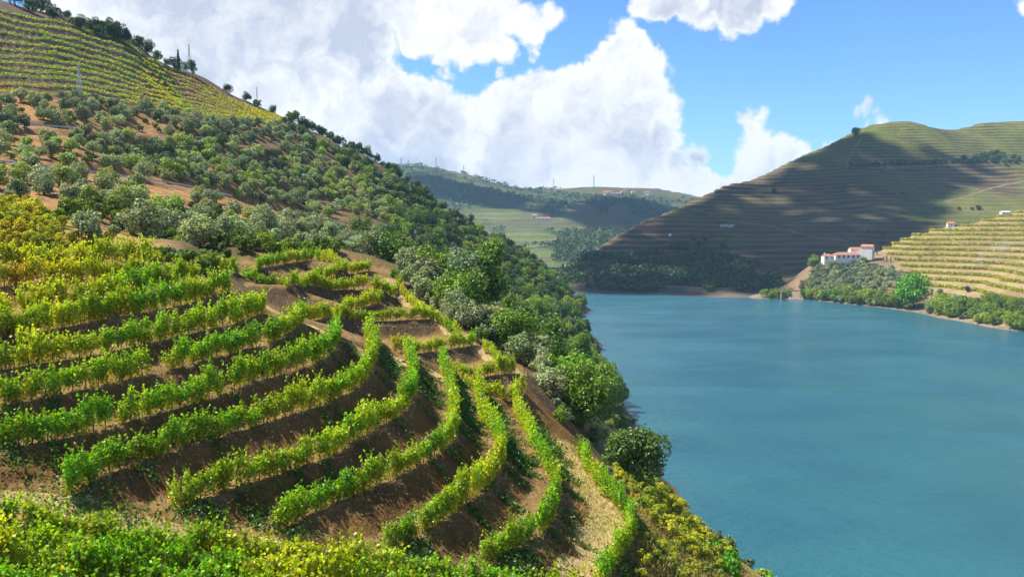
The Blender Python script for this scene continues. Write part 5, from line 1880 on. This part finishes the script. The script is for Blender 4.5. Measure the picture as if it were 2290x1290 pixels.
# ------------------------------------------------------------------ buildings
def house(name, p, size, rz, label, wins=(), roof=1.6, over=.35, cat='house', door=None, hip=False, roofmat=M_TILE, chimney=None, group=None):
    """gabled house; wins: (face, along, up, w, h) with face in f(ront) r(ight)"""
    root = link(name, None, None, tuple(p), (0, 0, rz))
    tag(root, label, cat, group)
    w, d, h_ = size
    mb = MB()
    mb.box((0, 0, h_ / 2 - 1.5), (w, d, h_ + 3))
    if not hip:
        mb.add([(-w / 2, -d / 2, h_), (-w / 2, d / 2, h_), (-w / 2, 0, h_ + roof - .1), (w / 2, -d / 2, h_), (w / 2, d / 2, h_), (w / 2, 0, h_ + roof - .1)], [(0, 1, 2), (3, 5, 4)])
    link('wall', mb.mesh('wall', M_WHITE), root)
    mb = MB()
    W2, D2 = w / 2 + over, d / 2 + over
    e = .22
    if hip:
        rx = max(0, W2 - D2)
        top = [(-rx, 0, h_ + roof), (rx, 0, h_ + roof)]
        V = [(-W2, -D2, h_), (W2, -D2, h_), (W2, D2, h_), (-W2, D2, h_), *top]
        mb.add(V, [(0, 1, 5, 4), (1, 2, 5), (2, 3, 4, 5), (3, 0, 4), (3, 2, 1, 0)])
    else:
        zl = h_ - over * roof / (d / 2)
        for s in (-1, 1):
            V = [(-W2, s * D2, zl), (W2, s * D2, zl), (W2, 0, h_ + roof), (-W2, 0, h_ + roof)]
            V += [(x, y, z + e) for x, y, z in V]
            mb.add(V, [(0, 1, 2, 3), (4, 7, 6, 5), (0, 4, 5, 1), (1, 5, 6, 2), (2, 6, 7, 3), (3, 7, 4, 0)])
    rf = link('roof', mb.mesh('roof', roofmat), root)
    for face, a, z, ww, wh in wins:
        fr_ = link('window', None, root)
        mb = MB()
        if face == 'f':
            mb.box((a, -d / 2 - .01, z), (ww, .1, wh))
        else:
            mb.box((w / 2 + .01, a, z), (.1, ww, wh))
        fr_.data = None
        COL.objects.unlink(fr_)
        bpy.data.objects.remove(fr_)
        fr_ = link('window', mb.mesh('window', M_DARK), root)
        mb = MB()
        if face == 'f':
            mb.box((a, -d / 2 - .08, z - wh / 2 - .06), (ww + .3, .2, .12))
        else:
            mb.box((w / 2 + .08, a, z - wh / 2 - .06), (.2, ww + .3, .12))
        link('sill', mb.mesh('sill', M_WHITE), fr_)
    if door:
        face, a, ww, wh = door
        mb = MB()
        if face == 'f':
            mb.box((a, -d / 2 - .02, wh / 2), (ww, .12, wh))
        else:
            mb.box((w / 2 + .02, a, wh / 2), (.12, ww, wh))
        link('door', mb.mesh('door', M_DARK), root)
    if chimney:
        mb = MB()
        mb.box((chimney[0], chimney[1], h_ + roof), (.8, .8, 1.8))
        link('chimney', mb.mesh('chimney', M_WHITE), root)
    return root


def on(f, px, py, lo=None):
    return f.hit(px, py, lo)


d0 = 764.0
p = at(1940, 572, d0)
house('estate_house', p, (8.3, 8.0, 7.0), math.radians(-33), 'tall white estate building with a tiled roof and dark doorway', (('r', -1.8, 5.6, .9, .7), ('r', 1.8, 5.6, 1.5, .5)), 1.5, door=('r', 1.2, 2.4, 3.4), cat='building')
p = at(1893, 580, d0 - 6)
house('estate_house', p, (20, 7.0, 3.6), math.radians(4), 'long low white estate house with a red tiled roof and shaded veranda', (('f', -7, 2.2, 1.4, 1.9), ('f', -3.5, 2.2, 1.4, 1.9), ('f', 0, 2.2, 1.4, 1.9), ('f', 4, 2.2, 1.6, 1.9), ('f', 7.5, 2.2, 1.6, 1.9)), 1.9, cat='building', hip=True)
p = at(1851, 582, d0 - 4)
house('estate_house', p, (8, 6, 3.4), math.radians(6), 'small white wing at the left end of the estate with a chimney', (('f', -2, 2, 1.2, 1.6), ('f', 2, 2, 1.2, 1.6)), 1.5, hip=True, chimney=(-2.5, 0), cat='building')
p = at(1912, 570, d0 + 8)
house('estate_house', p, (9, 6, 4.2), math.radians(4), 'white gabled middle part of the estate behind the long house', (), 1.5, cat='building')
h = K.hit(2126, 507) or tuple(at(2126, 507, 830))
house('cottage', h, (5.6, 4.5, 2.6), math.radians(-12), 'lone white cottage with a red roof where the knoll meets the shaded hill', (('f', 0, 1.4, .8, .8),), 1.4)
h = K.hit(2247, 483) or tuple(at(2247, 481, 855))
house('cottage', h, (7.0, 4.5, 2.6), 0, 'low white hut on top of the knoll', (('f', -1.5, 1.4, .8, .8), ('f', 1.5, 1.4, .8, .8)), .5, roofmat=M_WHITE, cat='hut')
h = H.hit(2233, 320)
# estate terrace wall posts
for i, (a, b) in enumerate(((1953, 572), (1961, 570), (1976, 585), (1983, 584), (1992, 586), (2057, 582))):
    h = K.hit(a, b)
    if h:
        mb = MB()
        mb.box((0, 0, 1.2), (.7, .7, 4.2))
        mb.tube([(0, 0, 3.2), (0, 0, 4.4)], [.5, .1], 6)
        o = link('cypress', mb.mesh('cypress', M_BARK), None, h)
        tag(o, 'slim dark column on the bare slope right of the estate', 'post', 'dark columns beside the estate')

# the white letters standing on the hillside
h = H.hit(1625, 506)
fc_ = bpy.data.curves.new('hill_letters', 'FONT')
fc_.body = 'OFFLEY'
fc_.size = 3.7
fc_.extrude = .12
fc_.offset = 0.07
fc_.align_x = 'CENTER'
fc_.space_character = 1.12
fo = bpy.data.objects.new('tmp', fc_)
COL.objects.link(fo)
dg = bpy.context.evaluated_depsgraph_get()
me = bpy.data.meshes.new_from_object(fo.evaluated_get(dg))
bpy.data.objects.remove(fo)
me.materials.clear()
me.materials.append(M_SIGNW)
root = link('hill_letters', None, None, (h[0], h[1] - 2.5, float(H.height(h[0], h[1] - 2.5)) + .9), (0, 0, math.radians(-8)))
tag(root, 'row of white letters standing on the shaded terraces', 'sign')
link('lettering', me, root, (0, 0, 0), (math.radians(90), 0, 0))
mb = MB()
for x in np.linspace(-7.5, 7.5, 7):
    mb.box((x, .3, 0), (.15, .15, 3.4))
link('support', mb.mesh('support', M_STEEL), root)

# red-roofed farm and the hill village far up the valley
h = D3.hit(1215, 493)
house('farmhouse', h, (24, 8, 3.6), math.radians(5), 'far farmhouse with a long red roof on the pale green fields', (('f', -8, 1.8, 1.6, 1.8), ('f', 0, 1.8, 1.6, 1.8), ('f', 8, 1.8, 1.6, 1.8)), 2.2, cat='house')
h = D3.hit(1195, 489)
house('farmhouse', h, (9, 8, 6), 0, 'small white shed left of the far red-roofed farmhouse', (('f', 0, 3, 2, 2),), 2.5, cat='house')
r = random.Random(12)
for i in range(18):
    px, py = r.uniform(1352, 1418), 0
    py = 436 + r.uniform(-4, 5) - (px - 1352) * .05
    if i >= 16:
        px, py = 1447 + (i - 16) * 6, 436
    h = D3.hit(px, py)
    if h:
        house('village_house', h, (r.uniform(8, 13), r.uniform(7, 9), r.uniform(5, 8)), r.uniform(-.5, .5), 'tiny pale house in the %s of the village under the distant ridge' % ['left end', 'left half', 'right half', 'right end', 'two outliers'][4 if i >= 16 else min(3, int((px - 1352) / 17))], (('f', -2.2, 3.4, 1.6, 1.8), ('f', 2.2, 3.4, 1.6, 1.8)), 1.5, cat='house', group='village houses under the distant ridge')
h = H.hit(1498, 527)
if h:
    house('hut', h, (2.2, 1.8, 1.4), 0, 'tiny pale hut on the terraces left of the white letters', (('f', 0, .8, .4, .5),), .4, roofmat=M_WHITE, cat='hut')

# landing of masonry on the far bank: slope and pier
h = K.hit(1790, 668)
if h:
    root = link('landing', None, None, h)
    tag(root, 'pale masonry landing slope with a square pier at the far waterline', 'landing')
    mb = MB()
    mb.add([(-11, -6, -2.5), (9, -6, -2.5), (11, 4, 5), (-5, 4, 5), (-11, 4, -2.5), (11, 4, -2.5)], [(0, 1, 2, 3), (0, 3, 4), (1, 5, 2), (3, 2, 5, 4)])
    link('ramp', mb.mesh('ramp', M_STONE), root)
    mb = MB()
    mb.box((-14, -5, 1), (2.6, 2.6, 8))
    mb.box((-14, -5, 5.3), (3.2, 3.2, .6))
    link('pier', mb.mesh('pier', M_STONE), root)
    mb = MB()
    mb.box((3, 6, 5.2), (22, 3.0, .7))
    link('coping', mb.mesh('coping', M_STONE), root)
# thin smoke drifting off the terraces of the knoll
h = K.hit(2188, 600)
if h:
    m, nt, out = new_mat('smoke')
    t = nt.nodes.new('ShaderNodeTexCoord')
    dn = M(nt, 'MULTIPLY', smooth(nt, noise(nt, t.outputs['Object'], 0.16, 4, 0.6), 0.42, 0.72), 0.035)
    pv = node(nt, 'ShaderNodeVolumePrincipled', inp={'Color': (.9, .92, .95, 1), 'Density': dn})
    nt.links.new(pv.outputs[0], out.inputs['Volume'])
    mb = MB()
    mb.tube([(-6, 0, -1), (0, 2, 3), (7, 4, 8), (14, 6, 12), (24, 9, 15), (32, 10, 17)], [1.5, 4, 6.5, 7, 6, 2.5], 12)
    o = link('smoke', mb.mesh('smoke', m), None, h)
    o['kind'] = 'stuff'
# teal canopy by the water
h = K.hit(2140, 668)
if h:
    root = link('garden_canopy', None, None, h)
    tag(root, 'domed teal canopy with a white end wall near the far waterline', 'canopy')
    mb = MB()
    V, Fs = [], []
    for i in range(9):
        a = math.pi * i / 8
        for x in (-3, 3):
            V.append((x, -1.8 * math.cos(a), 2.3 * math.sin(a)))
    Fs = [(2 * i, 2 * i + 2, 2 * i + 3, 2 * i + 1) for i in range(8)] + [tuple(range(0, 18, 2)), tuple(range(17, 0, -2))]
    mb.add(V, Fs)
    link('cover', mb.mesh('cover', M_TEAL), root)
    mb = MB()
    mb.box((4.2, 0, 1.2), (1.2, 2.4, 2.8))
    link('end_wall', mb.mesh('end_wall', M_WHITE), root)
# riverside road wall on the far side
seg = []
for px in np.linspace(1290, 1700, 60):
    h = H.hit(px, np.interp(px, [1290, 1500, 1700], [641, 644, 651]))
    if h and h[2] > 1:
        seg.append(h)
if len(seg) > 5:
    L = dens(np.array(seg), 3)
    L[:, 2] = 4.2
    mb = MB()
    A_ = np.c_[L[:, :2], L[:, 2] - 4]
    B_ = np.c_[L[:, :2], L[:, 2] + .4]
    C_ = np.c_[L[:, 0], L[:, 1] + 3.5, L[:, 2] + .4]
    k = len(L)
    V = np.vstack([A_, B_, C_])
    mb.add(V, [(i, i + 1, k + i + 1, k + i) for i in range(k - 1)] + [(k + i, k + i + 1, 2 * k + i + 1, 2 * k + i) for i in range(k - 1)])
    o = link('riverside_road', mb.mesh('riverside_road', M_STONE))
    o['kind'] = 'structure'
# fallen stake in the foreground, bank poles
for a, b, c, d in ((372, 1080, 398, 1122), (785, 925, 795, 945)):
    h1, h2 = G.hit(a, b), G.hit(c, d)
    mb = MB()
    v = Vector(h2) - Vector(h1)
    mb.tube([(0, 0, .1), tuple(v * .5 + Vector((0, 0, .16))), tuple(v + Vector((0, 0, .2)))], .05, 5)
    o = link('stake', mb.mesh('stake', M_POST), None, h1)
    tag(o, 'fallen grey stake on the dark bank near the grass tuft' if a == 372 else 'leaning grey stake on the bank above the middle vine rows', 'stake')

# ------------------------------------------------------------------ the cloud whose shadow lies on the big hill
m, nt, out = new_mat('cloud_white')
d_ = node(nt, 'ShaderNodeBsdfDiffuse', inp={'Color': (.9, .9, .92, 1)})
tr_ = node(nt, 'ShaderNodeBsdfTranslucent', inp={'Color': (.9, .9, .92, 1)})
mx = node(nt, 'ShaderNodeMixShader', inp={0: .06, 1: d_.outputs[0], 2: tr_.outputs[0]})
nt.links.new(mx.outputs[0], out.inputs[0])
th_, ph_ = np.meshgrid(np.linspace(0, math.pi, 7), np.linspace(0, 2 * math.pi, 10, endpoint=False), indexing='ij')
sv = np.stack([np.sin(th_) * np.cos(ph_), np.sin(th_) * np.sin(ph_), np.cos(th_)], -1).reshape(-1, 3)
si = np.arange(7 * 10).reshape(7, 10)
sf = np.stack([si[:-1], np.roll(si[:-1], -1, 1), np.roll(si[1:], -1, 1), si[1:]], -1).reshape(-1, 4)


def shade_cloud(outline, f, lo, alt, tries, big, label_seed):
    """a puffy cloud high over the valley, shaped so that its shadow falls inside the outline seen on the hill"""
    poly = []
    for a, b in outline:
        h = None
        for k in range(0, 80, 3):
            h = h or f.hit(a, b + k, lo)
        if h:
            p = Vector(h)
            q = p + SUN_DIR * ((alt - p.z) / SUN_DIR.z)
            poly.append((q.x, q.y))
    xs, ys = [p[0] for p in poly], [p[1] for p in poly]
    ctr = np.array([np.mean(xs), np.mean(ys), alt])
    r = np.random.default_rng(label_seed)
    vs, fs, nb = [], [], 0
    for _ in range(tries):
        x, y = r.uniform(min(xs), max(xs)), r.uniform(min(ys), max(ys))
        if not inpoly(x, y, poly):
            continue
        e = min(math.hypot(x - a, y - b) for a, b in [((1 - t) * np.array(poly[i]) + t * np.array(poly[(i + 1) % len(poly)])) for i in range(len(poly)) for t in (0, .2, .4, .6, .8)])
        if r.random() > 0.72 + 0.75 * float(fbm(np.array(x / 110), np.array(y / 110), 97, 3)):
            continue
        rad = min(max(5.0, e * .8), r.uniform(.55, 1.0) * big)
        vs.append(sv * rad * r.uniform(.8, 1.15, 3) + np.array([x, y, alt + r.uniform(-.2, 4) * rad]))
        fs.append(sf + nb)
        nb += len(sv)
    cl = link('cloud', npmesh('cloud', np.vstack(vs) - ctr, np.vstack(fs), m, None, True), None, tuple(ctr))
    cl['kind'] = 'structure'


SH = [(1240, 660), (1240, 590), (1330, 540), (1480, 470), (1640, 400), (1800, 330), (1890, 300), (1935, 305), (1990, 303), (2040, 312), (2090, 330), (2140, 345), (2190, 366), (2195, 400), (2110, 425), (2080, 455), (2085, 490), (2000, 545), (1930, 575), (1760, 630), (1650, 690)]
shade_cloud(SH, H, 735, 1650.0, 2100, 17, 8)
shade_cloud([(1180, 478), (1260, 452), (1370, 440), (1490, 455), (1560, 470), (1520, 510), (1440, 500), (1370, 520), (1300, 505)], D3, 1060, 1900.0, 1500, 34, 9)
shade_cloud([(905, 395), (980, 392), (1080, 420), (1150, 445), (1100, 462), (1010, 452), (940, 430)], D3, 1060, 1900.0, 1200, 34, 10)

# ------------------------------------------------------------------ air
m, nt, out = new_mat('haze_air')
pv = node(nt, 'ShaderNodeVolumePrincipled', inp={'Color': (0.42, 0.70, 1.0, 1), 'Density': 0.000085, 'Anisotropy': 0.0})
nt.links.new(pv.outputs[0], out.inputs['Volume'])
mb = MB()
mb.box((600, 2000, 150), (3400, 5200, 340))
hz = link('haze', mb.mesh('haze', m))
hz['kind'] = 'stuff'
print('objects', len(bpy.data.objects), 'trees', n1_, n2_, n3_, n4_)
